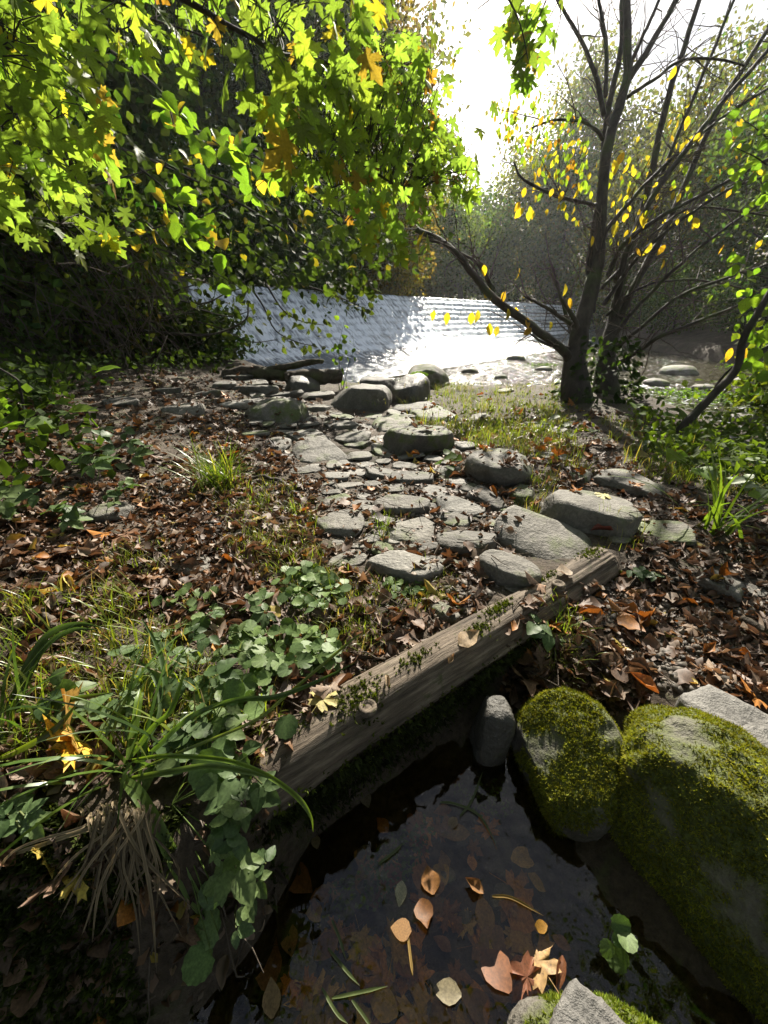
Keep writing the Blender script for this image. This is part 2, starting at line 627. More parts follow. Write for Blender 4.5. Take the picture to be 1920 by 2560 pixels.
def ground_mat():
    m, nt = new_mat('soil')
    tcn = node(nt, 'ShaderNodeTexCoord').outputs['Object']
    a = node(nt, 'ShaderNodeTexNoise', {'Vector': tcn, 'Scale': 2.2, 'Detail': 8.0, 'Roughness': .65}).outputs[0]
    f = node(nt, 'ShaderNodeTexNoise', {'Vector': tcn, 'Scale': 45.0, 'Detail': 5.0, 'Roughness': .75}).outputs[0]
    vo = node(nt, 'ShaderNodeTexVoronoi', {'Vector': tcn, 'Scale': 38.0}).outputs[0]
    col = ramp(nt, a, [(.3, (.030, .022, .015)), (.5, (.062, .046, .032)), (.72, (.12, .095, .072))])
    s = node(nt, 'ShaderNodeMapRange', {'Value': f, 'From Min': .3, 'From Max': .75, 'To Min': .5, 'To Max': 1.6}).outputs[0]
    sc = node(nt, 'ShaderNodeVectorMath', {0: col}, operation='SCALE')
    nt.links.new(s, sc.inputs['Scale'])
    mo = node(nt, 'ShaderNodeTexNoise', {'Vector': tcn, 'Scale': 3.4, 'Detail': 6.0, 'Roughness': .7, 'Distortion': .4}).outputs[0]
    mf = node(nt, 'ShaderNodeMapRange', {'Value': mo, 'From Min': .54, 'From Max': .66, 'To Max': .75}).outputs[0]
    col = mixc(nt, mf, sc.outputs[0], (.055, .07, .018))
    h = math_(nt, 'ADD', math_(nt, 'MULTIPLY', f, .8), math_(nt, 'MULTIPLY', vo, -.5))
    b = node(nt, 'ShaderNodeBump', {'Height': h, 'Strength': .9, 'Distance': .025})
    p = node(nt, 'ShaderNodeBsdfPrincipled', {'Base Color': col, 'Roughness': .85, 'Specular IOR Level': .3, 'Normal': b.outputs[0]})
    out(nt, p.outputs[0])
    return m


M_SOIL = ground_mat()


def river_mat():
    m, nt = new_mat('river_water')
    tcn = node(nt, 'ShaderNodeTexCoord').outputs['Object']
    foam = node(nt, 'ShaderNodeAttribute', attribute_name='foam').outputs['Fac']
    n1 = node(nt, 'ShaderNodeTexNoise', {'Vector': tcn, 'Scale': 5.5, 'Detail': 2.5, 'Roughness': .5}).outputs[0]
    n2 = node(nt, 'ShaderNodeTexNoise', {'Vector': tcn, 'Scale': 3.0, 'Detail': 6.0, 'Roughness': .7, 'Distortion': .6}).outputs[0]
    b = node(nt, 'ShaderNodeBump', {'Height': n1, 'Strength': 1.0, 'Distance': .13})
    d = node(nt, 'ShaderNodeBsdfDiffuse', {'Color': (.045, .04, .025, 1), 'Normal': b.outputs[0]})
    g = node(nt, 'ShaderNodeBsdfGlossy', {'Color': (1, 1, 1, 1), 'Roughness': .06, 'Normal': b.outputs[0]})
    fr = node(nt, 'ShaderNodeFresnel', {'IOR': 1.33, 'Normal': b.outputs[0]}).outputs[0]
    w = node(nt, 'ShaderNodeMixShader', {0: fr, 1: d.outputs[0], 2: g.outputs[0]})
    fo = node(nt, 'ShaderNodeBsdfDiffuse', {'Color': (.72, .75, .78, 1), 'Normal': b.outputs[0]})
    ff = node(nt, 'ShaderNodeMapRange', {'Value': math_(nt, 'ADD', n2, foam), 'From Min': .66, 'From Max': .86, 'To Max': .9}).outputs[0]
    mx = node(nt, 'ShaderNodeMixShader', {0: ff, 1: w.outputs[0], 2: fo.outputs[0]})
    out(nt, mx.outputs[0])
    return m


M_RIVER = river_mat()


def weir_water_mat():
    """white water: streaks that run down the face, on object coordinates x = along the crest, y = upstream"""
    m, nt = new_mat('falling_water')
    tcn = node(nt, 'ShaderNodeTexCoord').outputs['Object']
    foam = node(nt, 'ShaderNodeAttribute', attribute_name='foam').outputs['Fac']
    mpn = node(nt, 'ShaderNodeMapping', {'Vector': tcn, 'Scale': (1, .10, .10)}).outputs[0]
    n1 = node(nt, 'ShaderNodeTexNoise', {'Vector': mpn, 'Scale': 8.0, 'Detail': 6.0, 'Roughness': .7}).outputs[0]
    n2 = node(nt, 'ShaderNodeTexNoise', {'Vector': tcn, 'Scale': 6.5, 'Detail': 6.0, 'Roughness': .72}).outputs[0]
    s = math_(nt, 'ADD', math_(nt, 'ADD', math_(nt, 'MULTIPLY', n1, .85), math_(nt, 'MULTIPLY', n2, .35)), foam)
    ff = node(nt, 'ShaderNodeMapRange', {'Value': s, 'From Min': .50, 'From Max': .76, 'To Max': .98}).outputs[0]
    h = math_(nt, 'ADD', n1, n2)
    b = node(nt, 'ShaderNodeBump', {'Height': h, 'Strength': .8, 'Distance': .05})
    fo = node(nt, 'ShaderNodeBsdfDiffuse', {'Color': (.82, .86, .90, 1), 'Normal': b.outputs[0]})
    d = node(nt, 'ShaderNodeBsdfPrincipled', {'Base Color': (.13, .15, .17, 1), 'Roughness': .2, 'Normal': b.outputs[0]})
    mx = node(nt, 'ShaderNodeMixShader', {0: ff, 1: d.outputs[0], 2: fo.outputs[0]})
    out(nt, mx.outputs[0])
    return m


M_WEIRW = weir_water_mat()


def pool_mat():
    m, nt = new_mat('pool_water')
    tcn = node(nt, 'ShaderNodeTexCoord').outputs['Object']
    n1 = node(nt, 'ShaderNodeTexNoise', {'Vector': tcn, 'Scale': 8.0, 'Detail': 2.0, 'Roughness': .5}).outputs[0]
    b = node(nt, 'ShaderNodeBump', {'Height': n1, 'Strength': .3, 'Distance': .03})
    t = node(nt, 'ShaderNodeBsdfTransparent', {'Color': (.82, .73, .52, 1)})
    g = node(nt, 'ShaderNodeBsdfGlossy', {'Color': (1, 1, 1, 1), 'Roughness': .02, 'Normal': b.outputs[0]})
    fr = node(nt, 'ShaderNodeFresnel', {'IOR': 1.36, 'Normal': b.outputs[0]}).outputs[0]
    mx = node(nt, 'ShaderNodeMixShader', {0: fr, 1: t.outputs[0], 2: g.outputs[0]})
    out(nt, mx.outputs[0])
    return m


M_POOL = pool_mat()


def beam_mat():
    m, nt = new_mat('weathered_timber')
    tcn = node(nt, 'ShaderNodeTexCoord').outputs['Object']
    mpn = node(nt, 'ShaderNodeMapping', {'Vector': tcn, 'Scale': (.09, 1, 1)}).outputs[0]
    n1 = node(nt, 'ShaderNodeTexNoise', {'Vector': mpn, 'Scale': 60.0, 'Detail': 6.0, 'Roughness': .7}).outputs[0]
    n2 = node(nt, 'ShaderNodeTexNoise', {'Vector': tcn, 'Scale': 6.0, 'Detail': 5.0}).outputs[0]
    mo = node(nt, 'ShaderNodeTexNoise', {'Vector': tcn, 'Scale': 11.0, 'Detail': 6.0, 'Roughness': .7}).outputs[0]
    col = ramp(nt, n1, [(.3, (.05, .038, .028)), (.5, (.135, .105, .078)), (.72, (.28, .228, .172))])
    k = node(nt, 'ShaderNodeMapRange', {'Value': n2, 'From Min': .3, 'From Max': .7, 'To Min': .7, 'To Max': 1.25}).outputs[0]
    sc = node(nt, 'ShaderNodeVectorMath', {0: col}, operation='SCALE')
    nt.links.new(k, sc.inputs['Scale'])
    f = node(nt, 'ShaderNodeMapRange', {'Value': mo, 'From Min': .58, 'From Max': .68, 'To Max': .75}).outputs[0]
    col = mixc(nt, f, sc.outputs[0], (.05, .07, .015))
    b = node(nt, 'ShaderNodeBump', {'Height': n1, 'Strength': 1.0, 'Distance': .012})
    p = node(nt, 'ShaderNodeBsdfPrincipled', {'Base Color': col, 'Roughness': .8, 'Specular IOR Level': .3, 'Normal': b.outputs[0]})
    out(nt, p.outputs[0])
    return m


M_BEAM = beam_mat()

# ------------------------------------------------------------------ terrain
C0 = np.array([-7.5, 15.9])          # left end of the weir crest
CU = np.array([.644, .765])          # along the crest
CN = np.array([.765, -.644])         # downstream
W_LEN = 46.0
CREST_Z, RIVER_Z, POOL_Z = 2.67, -0.2, 0.0
P0 = np.array([-.27, .65])           # timber: near edge, left end
BU = np.array([.806, .592])
BN = np.array([-.592, .806])

RIV = [(-6.9, 15.0), (-5.0, 13.2), (-3.4, 11.2), (-1.9, 9.6), (.3, 8.75), (2.4, 8.6), (4.3, 8.2), (5.3, 7.0), (6.3, 5.8), (8.2, 4.3), (13, 2), (26, -3), (60, -14),
       (60, 4), (30, 8), (17, 13), (14.2, 19), (16.5, 30), (22.5, 50.4), (22.1, 51.1)] + [(-7.5, 15.9)]
_u0, _u1 = C0 - CU * .3, C0 + CU * W_LEN
UPR = [tuple(_u0), tuple(_u1), tuple(_u1 - CN * 40 + CU * 6), tuple(_u0 - CN * 40)]
POOL = [(-.40, -.6), (-.42, .2), (-.38, .45), (-.27, .66), (.1, .9), (.44, .98), (.56, .86), (.55, .68), (.66, .48), (.78, .3), (.86, -.6)]
BX = np.array([-60, -4, -1.6, -1, -.55, -.34, -.24, 0, 1.26, 1.5, 2.0, 3.0, 60])
BY = np.array([.8, .7, .62, .55, .53, .60, .74, .915, 1.84, 1.75, 1.9, 2.4, 20])


def terrain(x, y, relief=True):
    x = np.asarray(x, float)
    y = np.asarray(y, float)
    p3 = np.stack([x, y, np.zeros_like(x)], -1)
    n1 = fbm(p3 * .9, 3)
    plateau = .36 + .05 * n1 * sstep(1.6, 3.0, y + np.abs(x)) + .10 * np.maximum(0, -x - 1.0) + .02 * np.maximum(0, -x - .3)
    plateau = plateau + .10 * sstep(2.2, 3.6, x) * sstep(5.0, 6.5, y)
    plateau = plateau - .42 * sstep(3.7, 5.4, x) * sstep(1.5, 4, y) * (1 - sstep(9, 13, x))
    dpool = poly_sd(x, y, POOL)
    lower = -.15 + .14 * sstep(-.10, .02, dpool) + np.where(x > 0, .27, .10) * sstep(.0, .55, dpool)
    b = y - np.interp(x, BX, BY)
    soft = sstep(1.15, 1.7, x)
    w = sstep(-.05 - .5 * soft, .03 + .35 * soft, b * .8)
    lowleft = sstep(-.2, -.5, x)
    w = w * (1 - lowleft) + sstep(-.30, .02, b) * lowleft
    h = lower * (1 - w) + plateau * w
    rd = poly_sd(x, y, RIV)
    ud = poly_sd(x, y, UPR)
    # hills
    dcr = (x - C0[0]) * CN[0] + (y - C0[1]) * CN[1]
    acr = (x - C0[0]) * CU[0] + (y - C0[1]) * CU[1]
    behind = sstep(.5, -2.5, dcr)
    left = .42 * np.maximum(0, -x - 5.5 - .15 * np.maximum(0, y - 9)) * sstep(2, 9, y)
    h = h + np.minimum(left, 14)
    upl = 2.9 + .42 * np.maximum(0, np.minimum(ud, 60) - 1.0)
    h = np.where(dcr < .5, h * (1 - behind) + behind * np.maximum(h * .4 + upl * .6, upl), h)
    far = sstep(9, 14, x) * sstep(-20, 6, y)
    h = h + far * np.minimum(.42 * np.maximum(0, rd - 1.0), 17) * (1 - behind)
    h = np.where((acr > W_LEN) & (dcr < .5), np.maximum(h, 2.6 + .2 * np.maximum(0, acr - W_LEN)), h)
    # river bed
    h = np.where(rd < .9, h * sstep(-.35, .85, rd) + (-.55) * (1 - sstep(-.35, .85, rd)), h)
    h = np.where(ud < .6, np.minimum(h, 2.2 + 1.0 * sstep(-.5, .6, ud)), h)
    if relief:
        near = 1 - sstep(6, 20, np.hypot(x, y - 2))
        bank = sstep(-.15, -.4, x) * sstep(.62, .4, y) * sstep(-.5, .0, y)
        h = h + bank * (.07 * fbm(p3 * 4.5 + 3, 3) + .03 * fbm(p3 * 13, 2))
        h = h + near * (.022 * fbm(p3 * 6, 3) + .010 * fbm(p3 * 24, 2)) + (1 - near) * .25 * fbm(p3 * .4, 3) * (rd > 1) * (ud > 1)
    return h


us = np.linspace(-4.95, 4.95, 470)
gx = 1.5 * np.sinh(us)
vs = np.linspace(-4.2, 5.2, 470)
gy = 1.2 + 1.5 * np.sinh(vs)
X, Y = np.meshgrid(gx, gy)
Z = terrain(X, Y)
nxg, nyg = len(gx), len(gy)
idx = np.arange(nxg * nyg).reshape(nyg, nxg)
quads = np.stack([idx[:-1, :-1], idx[:-1, 1:], idx[1:, 1:], idx[1:, :-1]], -1).reshape(-1, 4)
GV = np.stack([X, Y, Z], -1).reshape(-1, 3)
link('ground', mk_mesh('ground', GV, quads, smooth=True), M_SOIL, kind='structure')
_qc = GV[quads[:, 0]]
_sel = quads[(np.abs(_qc[:, 0]) < 22) & (_qc[:, 1] > -1.2) & (_qc[:, 1] < 26)]
_us, _inv = np.unique(_sel.ravel(), return_inverse=True)
GB = BVHTree.FromPolygons(GV[_us].tolist(), _inv.reshape(-1, 4).tolist())


def gp(px, py):
    """point of the ground seen at a pixel"""
    d = norm(ray(px, py))
    h, nn, f, dd_ = GB.ray_cast(Vector(CAM), Vector(d))
    if h is None:
        return CAM + d * 20.0
    return np.array(h)




def sheet(name, xs, ys, z, mat, keep, zf=None, foamf=None):
    X, Y = np.meshgrid(xs, ys)
    zz = np.full(X.shape, z) if zf is None else z + zf(X, Y)
    ix = np.arange(X.size).reshape(X.shape)
    q = np.stack([ix[:-1, :-1], ix[:-1, 1:], ix[1:, 1:], ix[1:, :-1]], -1).reshape(-1, 4)
    cx = X.ravel()[q].mean(1)
    cy = Y.ravel()[q].mean(1)
    q = q[keep(cx, cy)]
    used, inv = np.unique(q.ravel(), return_inverse=True)
    V = np.stack([X, Y, zz], -1).reshape(-1, 3)[used]
    at_ = None
    if foamf is not None:
        at_ = {'foam': foamf(V[:, 0], V[:, 1])}
    return link(name, mk_mesh(name, V, inv.reshape(-1, 4), smooth=True, attrs=at_), mat, kind='structure')


def riv_foam(x, y):
    d = (x - C0[0]) * CN[0] + (y - C0[1]) * CN[1]
    a = (x - C0[0]) * CU[0] + (y - C0[1]) * CU[1]
    f = .22 * np.exp(-np.maximum(d - 6.0, 0) / 1.6) * (a > -2)
    rapid = .22 * sstep(4.2, 6.5, x) * (y < 12)
    return f - .10 + rapid


def riv_wave(x, y):
    p = np.stack([x, y, np.zeros_like(x)], -1)
    return .035 * fbm(p * 3.2, 3) + .02 * fbm(p * 9 + 5, 2)


sheet('river_water', np.linspace(-9, 26, 420), np.linspace(1, 54, 420), RIVER_Z, M_RIVER, lambda x, y: poly_sd(x, y, RIV) < .9, riv_wave, riv_foam)
_r = R.uniform
sheet('upstream_water', np.linspace(-40, 32, 60), np.linspace(14, 80, 60), CREST_Z - .05, M_RIVER,
      lambda x, y: (poly_sd(x, y, UPR) < .5) & ((x - C0[0]) * CN[0] + (y - C0[1]) * CN[1] < -1.3), None, lambda x, y: x * 0 - .3)
sheet('pool_water', np.linspace(-.6, 1.2, 110), np.linspace(-.7, 1.15, 110), POOL_Z, M_POOL, lambda x, y: poly_sd(x, y, POOL) < .12)

# ------------------------------------------------------------------ weir (object frame: x along the crest, y upstream)
weir = thing('weir', 'long sloping stone weir with white water sliding down its face', 'weir', (C0[0], C0[1], 0))
weir.rotation_euler = (0, 0, math.atan2(CU[1], CU[0]))
PROF = np.array([(-1.5, 2.60), (-.5, 2.66), (0, 2.66), (.25, 2.60), (.6, 2.40), (1.2, 1.93), (1.9, 1.36), (2.6, .84), (3.25, .44), (4.0, .15), (4.8, -.03), (5.8, -.11), (7.6, -.18)])


def weir_surface(a, d):
    z = np.interp(d, PROF[:, 0], PROF[:, 1])
    return z


aa = -1.6 + (W_LEN + 1.6) * np.linspace(0, 1, 820) ** 1.45
dd = np.concatenate([np.linspace(-1.5, 0, 8)[:-1], np.linspace(0, 4.4, 120)[:-1], np.linspace(4.4, 7.6, 34)])
A, D = np.meshgrid(aa, dd)
Zw = weir_surface(A, D)
p3 = np.stack([A, D, Zw], -1)
stepw = sstep(11, 27, A + 3.5 * fbm(p3 * np.array([.5, .5, .5]), 2)) * .85 + .15
fall = sstep(.05, .3, D) * (1 - sstep(3.6, 4.9, D))
# courses: each step juts out, so the sheet bulges over it
ph = (Zw + .03 * fbm(np.stack([A * .8, D * 0, D * 0], -1), 2)) / .27
saw = (ph - np.floor(ph))
bulge = (1 - np.abs(saw * 2 - 1)) * fall
skew = p3 + np.stack([.25 * D, 0 * D, 0 * D], -1)
jag = fbm(skew * np.array([4.2, 1.2, 1.2]), 3)
fine = fbm(skew * np.array([12, 3.5, 3.5]), 3)
off = stepw * .10 * bulge + .05 * jag * (fall * .8 + .25) + .035 * fine * (fall * .8 + .4)
Yw = -(D + off * .8 * fall)
Zw2 = Zw + off * .8
foam = -.02 + .13 * (1 - stepw) * fall + .14 * (saw < .45) * stepw * fall - .30 * (saw > .55) * stepw * fall - .10 * (1 - sstep(.0, .25, D)) \
    - .20 * sstep(3.2, 4.6, D) - .22 * sstep(4.6, 7.2, D) + .10 * jag + .24 * fine + .10 * fbm(np.stack([A * .9, A * 0, A * 0], -1), 3)
ix = np.arange(A.size).reshape(A.shape)
q = np.stack([ix[:-1, :-1], ix[1:, :-1], ix[1:, 1:], ix[:-1, 1:]], -1).reshape(-1, 4)
link('water_sheet', mk_mesh('water_sheet', np.stack([A, Yw, Zw2], -1).reshape(-1, 3), q, smooth=True, attrs={'foam': foam.ravel()}), M_WEIRW, weir)


def box(x0, x1, y0, y1, z0, z1):
    V = np.array([(x, y, z) for z in (z0, z1) for y in (y0, y1) for x in (x0, x1)], float)
    Fq = np.array([(0, 2, 3, 1), (4, 5, 7, 6), (0, 1, 5, 4), (2, 6, 7, 3), (0, 4, 6, 2), (1, 3, 7, 5)])
    return V, Fq


V, Fq = box(-1.8, W_LEN + 1.5, .05, 1.4, -.6, 2.54)
link('masonry_core', mk_mesh('masonry_core', V, Fq), M_STONE_MOSSY, weir)
for k in range(9):
    z1 = 2.5 - k * .27
    d = float(np.interp(-z1, -PROF[1:, 1], PROF[1:, 0]))
    V, Fq = box(-1.7, W_LEN + .6, -d + .06, .04, z1 - .262, z1 - .05)
    V[:, :] += 0
    link('stone_course', mk_mesh('stone_course', V, Fq), M_STONE_MOSSY, weir)
capm = []
for v in range(4):
    V, Fq = box(.01, .74, -.10, .55, 2.30, 2.60)
    V += R.normal(0, .012, V.shape)
    capm.append(mk_mesh('crest_stone', V, Fq))
    capm[-1].materials.append(M_STONE_MOSSY)
for k in range(60):
    o = link('crest_stone', capm[k % 4], None, weir, loc=(k * .765 - .5, R.normal(0, .015), R.normal(0, .012) - .01))
# end wall on the near bank
aw = thing('abutment_wall', 'dark mossy stone wall end at the near end of the weir', 'wall', (C0[0] - CU[0] * .8, C0[1] - CU[1] * .8, 0))
aw.rotation_euler = weir.rotation_euler
for k in range(10):
    for j in range(6):
        x0 = -.9 + (k % 2) * .2
        V, Fq = box(0, .82, -.26, .26, 0, .29)
        V += R.normal(0, .02, V.shape)
        o = link('stone', mk_mesh('stone', V, Fq), M_STONE_MOSSY, aw, loc=(-.5 + R.normal(0, .03), -2.3 + j * .56 + (k % 2) * .25, -.3 + k * .31))


# ------------------------------------------------------------------ stones
def ico(level):
    import bmesh
    bm = bmesh.new()
    bmesh.ops.create_icosphere(bm, subdivisions=level, radius=1.0)
    V = np.array([v.co[:] for v in bm.verts])
    Fc = np.array([[v.index for v in f.verts] for f in bm.faces])
    bm.free()
    return V, Fc


ICO = {k: ico(k) for k in (2, 3, 4, 5, 6)}


def rock(rx, ry, rz, p=3.5, rough=.10, facets=5, seed=0, level=4, freq=1.6, fine=.025, flat=1.0):
    rg = np.random.default_rng(seed)
    d, Fc = ICO[level]
    r = (np.abs(d) ** p).sum(1) ** (-1 / p)
    V = d * r[:, None]
    V = V * (1 + rough * fbm(d * freq + seed * 3.1, 3))[:, None]
    for k in range(facets):
        n = norm(rg.normal(0, 1, 3) * np.array([1, 1, .8]))
        lim = rg.uniform(.72, .98) * np.max(V @ n) * .93
        ex = np.maximum(V @ n - lim, 0)
        V = V - ex[:, None] * n * .85
    if flat < 1:
        over = np.maximum(V[:, 2] - flat, 0)
        V[:, 2] = np.minimum(V[:, 2], flat) + over * .18
    V = V * (1 + fine * fbm(d * 9 + seed, 3))[:, None]
    V[:, 2] = V[:, 2] + .05 * fbm(V * 2.5 + seed, 3)
    V = V * np.array([rx, ry, rz])
    return V, Fc


ROCK_BVH_V, ROCK_BVH_F, _rn = [], [], 0


def solid(V, Fc):
    global _rn
    ROCK_BVH_V.append(np.asarray(V))
    ROCK_BVH_F.append(np.asarray(Fc)[:, :3] + _rn)
    _rn += len(V)


def rotz(a):
    c, s = math.cos(a), math.sin(a)
    return np.array([[c, -s, 0], [s, c, 0], [0, 0, 1]])


def rotx(a):
    c, s = math.cos(a), math.sin(a)
    return np.array([[1, 0, 0], [0, c, -s], [0, s, c]])


def roty(a):
    c, s = math.cos(a), math.sin(a)
    return np.array([[c, 0, s], [0, 1, 0], [-s, 0, c]])


def stone_at(cx, cy, w, h, p=4.2, hf=.27, yaw=0.0, tilt=0.0, roll=0.0, level=4, rough=.19, facets=12, dmax=1.7, fine=.035, seed=None, flat=.62, cat_b=False):
    """a stone whose visible outline is about w by h pixels round (cx, cy); returns world verts, faces, base"""
    g = gp(cx, cy + h * .42)
    dep = (g - CAM) @ FWD
    dist = np.linalg.norm(g - CAM)
    wid = w / F * dep
    dl = math.asin((CAM[2] - g[2]) / dist)
    H = hf * wid * (.62 if cat_b else .46)
    ph = h * dep / F
    D = (ph - H * math.cos(dl)) / max(math.sin(dl), .12)
    D = min(max(D, .35 * wid), dmax * wid)
    az = math.atan2(g[0], g[1])
    fw = norm(np.array([g[0], g[1], 0]))
    c = g + fw * D * .42
    sd = int(cx * 7 + cy * 13) if seed is None else seed
    V, Fc = rock(wid * .54, D * .54, H * 1.5, p, rough, facets, sd, level, fine=fine, flat=flat)
    jr = np.random.default_rng(sd)
    yaw = yaw + jr.normal(0, 13)
    tilt = tilt + jr.normal(0, 3)
    roll = roll + jr.normal(0, 4)
    M = rotz(-az + math.radians(yaw)) @ rotx(math.radians(tilt)) @ roty(math.radians(roll))
    V = V @ M.T
    base = np.array([c[0], c[1], float(terrain(np.array([c[0]]), np.array([c[1]]))[0])])
    V = V + base + np.array([0, 0, H * .02])
    solid(V, Fc)
    return V, Fc, base


path = link('stone_path', None, kind='structure')
# (cx, cy, w, h, material, options)
PATH = [
    (797, 990, 84, 22, 0, {}), (800, 1015, 60, 30, 0, {}), (620, 1008, 118, 30, 2, {}), (635, 978, 122, 15, 0, {}),
    (710, 988, 92, 17, 0, {}), (695, 998, 36, 16, 0, dict(p=2.4)), (645, 988, 38, 13, 0, {}), (640, 958, 56, 15, 0, {}),
    (560, 962, 60, 14, 0, {}), (520, 985, 70, 14, 0, {}), (600, 945, 70, 12, 0, {}),
    (775, 1088, 98, 46, 0, dict(p=4.5, roll=-6)), (693, 1106, 68, 48, 0, dict(p=2.6)), (800, 1126, 125, 54, 0, dict(p=4.5, tilt=8, roll=-7)),
    (852, 1062, 76, 24, 0, dict(p=5)), (770, 1062, 62, 17, 0, dict(hf=.15)), (880, 1095, 88, 42, 0, dict(roll=-8)),
    (893, 1112, 62, 20, 1, {}), (975, 1060, 100, 44, 1, dict(roll=-8)), (1045, 1018, 118, 30, 0, dict(roll=-8, hf=.2)),
    (1087, 1032, 100, 54, 1, dict(roll=-9)), (965, 1127, 68, 36, 1, dict(hf=.22, roll=10)), (958, 1180, 94, 40, 0, dict(hf=.22, roll=6)),
    (1010, 1163, 62, 22, 0, dict(hf=.2)), (1030, 1195, 106, 38, 0, dict(hf=.2)), (1083, 1227, 64, 34, 2, dict(hf=.15)),
    (1005, 1260, 134, 48, 0, dict(hf=.24, roll=-8)), (1150, 1260, 110, 50, 2, dict(hf=.18)), (1212, 1245, 104, 44, 0, dict(p=4.5, roll=8)),
    (1235, 1165, 155, 104, 0, dict(hf=.58, p=4, roll=5)), (855, 1310, 122, 74, 0, dict(p=3, hf=.24)), (1030, 1320, 110, 64, 0, dict(hf=.13, p=5)),
    (1160, 1350, 158, 74, 0, dict(hf=.3, roll=-7, p=3)), (875, 1212, 74, 22, 0, dict(hf=.12)), (930, 1211, 44, 18, 0, dict(hf=.15)),
    (768, 1175, 78, 18, 0, dict(hf=.15)), (833, 1163, 36, 22, 0, dict(hf=.2)), (870, 1393, 96, 42, 0, dict(hf=.2)), (950, 1372, 64, 36, 1, dict(p=2.6)),
    (1105, 1530, 88, 38, 0, dict(hf=.3)), (1080, 1262, 30, 14, 0, {}), (1197, 1040, 50, 22, 0, dict(hf=.2)), (1120, 1178, 60, 26, 0, {}),
    (302, 1008, 75, 20, 0, dict(hf=.2)), (468, 1022, 104, 34, 0, dict(hf=.28, p=2.6)), (418, 977, 62, 16, 0, dict(hf=.2)), (275, 1280, 110, 52, 0, dict(hf=.3, p=2.8)),
    (490, 1412, 80, 54, 0, dict(p=3, hf=.4)), (1302, 1235, 70, 48, 1, dict(hf=.45)), (1446, 1187, 54, 42, 1, dict(p=2.6, hf=.5)),
    (1385, 1140, 70, 26, 1, dict(hf=.2)), (1640, 1318, 140, 58, 1, dict(hf=.14, roll=-7, p=5)), (1545, 1345, 60, 28, 1, dict(hf=.2)),
    (1395, 1075, 44, 18, 0, dict(hf=.25)), (1330, 1062, 50, 18, 0, dict(hf=.2)), (1290, 1470, 60, 30, 0, dict(hf=.15)), (980, 1300, 60, 26, 0, dict(hf=.15)),
    (1080, 1400, 50, 22, 0, dict(hf=.2)), (905, 1260, 60, 20, 0, dict(hf=.14)), (1180, 1410, 44, 20, 0, dict(hf=.2)), (1265, 975, 36, 18, 1, dict(p=2.6)),
    (1400, 985, 40, 16, 1, dict(p=2.6)), (1870, 1470, 60, 26, 0, dict(hf=.2)), (1350, 1265, 40, 22, 0, {}),
]
SM = [M_STONE, M_STONE_MOSSY, M_STONE_PALE]
for cx, cy, w, h, mi, o in PATH:
    V, Fc, b = stone_at(cx, cy, w, h, **o)
    part('stone', V, Fc, SM[mi], path, smooth=True)


rg = np.random.default_rng(2024)
taken = [(c[0], c[1], c[2], c[3]) for c in PATH] + [(900, 1000, 150, 66), (948, 972, 100, 40), (1030, 982, 84, 64), (692, 1030, 145, 54), (1060, 1097, 185, 80), (1340, 1333, 215, 130), (1458, 1275, 206, 124), (1265, 1422, 156, 90), (1005, 1418, 178, 84)]
fill = 0
for tx, ty in in_poly_sample([(600, 960), (900, 1010), (1080, 1040), (1200, 1150), (1300, 1290), (1250, 1380), (1100, 1420), (900, 1420), (820, 1330), (800, 1190), (640, 1090)], 2600, rg):
    w = rg.uniform(42, 100) * (.55 + .45 * (ty - 950) / 450)
    h = w * rg.uniform(.30, .5)
    if all(((tx - a) / (.42 * (w + ww))) ** 2 + ((ty - b) / (.46 * (h + hh))) ** 2 > 1 for a, b, ww, hh in taken):
        taken.append((tx, ty, w, h))
        V, Fc, b = stone_at(tx, ty, w, h, hf=rg.uniform(.10, .2), p=5, flat=.5, level=3)
        part('stone', V, Fc, SM[rg.choice([0, 0, 1, 2])], path, smooth=True)
        fill += 1
        if fill > 110:
            break


def boulder(name, label, cx, cy, w, h, mat, cat='boulder', **o):
    V, Fc, b = stone_at(cx, cy, w, h, cat_b=True, **o)
    ob = link(name, mk_mesh(name, V - b, Fc, smooth=True), mat, loc=tuple(b), label=label, cat=cat)
    return ob


boulder('boulder', 'broad grey boulder with a sunlit top and a grass tuft on its side', 900, 1000, 150, 64, M_STONE, hf=.42, p=3, flat=.8)
boulder('boulder', 'low smooth boulder just behind the grass-tufted one at the water edge', 948, 972, 100, 40, M_STONE, p=2.8, hf=.4, flat=.9)
boulder('boulder', 'round dark upright boulder in front of the fern-covered rock', 1030, 982, 88, 62, M_STONE_DARK, p=2.6, hf=.70, flat=1, facets=6)
boulder('boulder', 'mossy wedge-shaped rock with a small fern at the river edge', 1065, 945, 118, 58, M_STONE_MOSSY, p=2.0, hf=.50, roll=16, flat=1, facets=7)
boulder('boulder', 'long moss-greened boulder lying in the dead leaves', 692, 1030, 145, 54, M_STONE_MOSSY, p=2.7, hf=.34, roll=-5, flat=.85)
boulder('boulder', 'slanting mossy boulder below the fallen logs', 748, 966, 100, 44, M_STONE_DARK, p=2.4, hf=.42, roll=16, flat=1)
boulder('boulder', 'wide moss-topped block with dead leaves in its hollow', 1060, 1097, 185, 80, M_STONE_MOSSY, hf=.42, p=3.6)
boulder('boulder', 'long rectangular block angled down towards the timber end', 1340, 1333, 215, 130, M_STONE, hf=.24, p=5, roll=12, yaw=-8)
boulder('boulder', 'big squarish pale grey block with a yellow leaf on top', 1458, 1275, 206, 124, M_STONE, hf=.38, p=5, roll=3)
boulder('flat_stone', 'flat grey stone half buried behind the squarish block', 1572, 1206, 150, 58, M_STONE, 'stone', hf=.20, p=4.5, yaw=-8, roll=3)
boulder('boulder', 'smooth rounded loaf-shaped boulder beside the timber', 1265, 1422, 156, 90, M_STONE, hf=.42, p=2.4, facets=1, rough=.05)
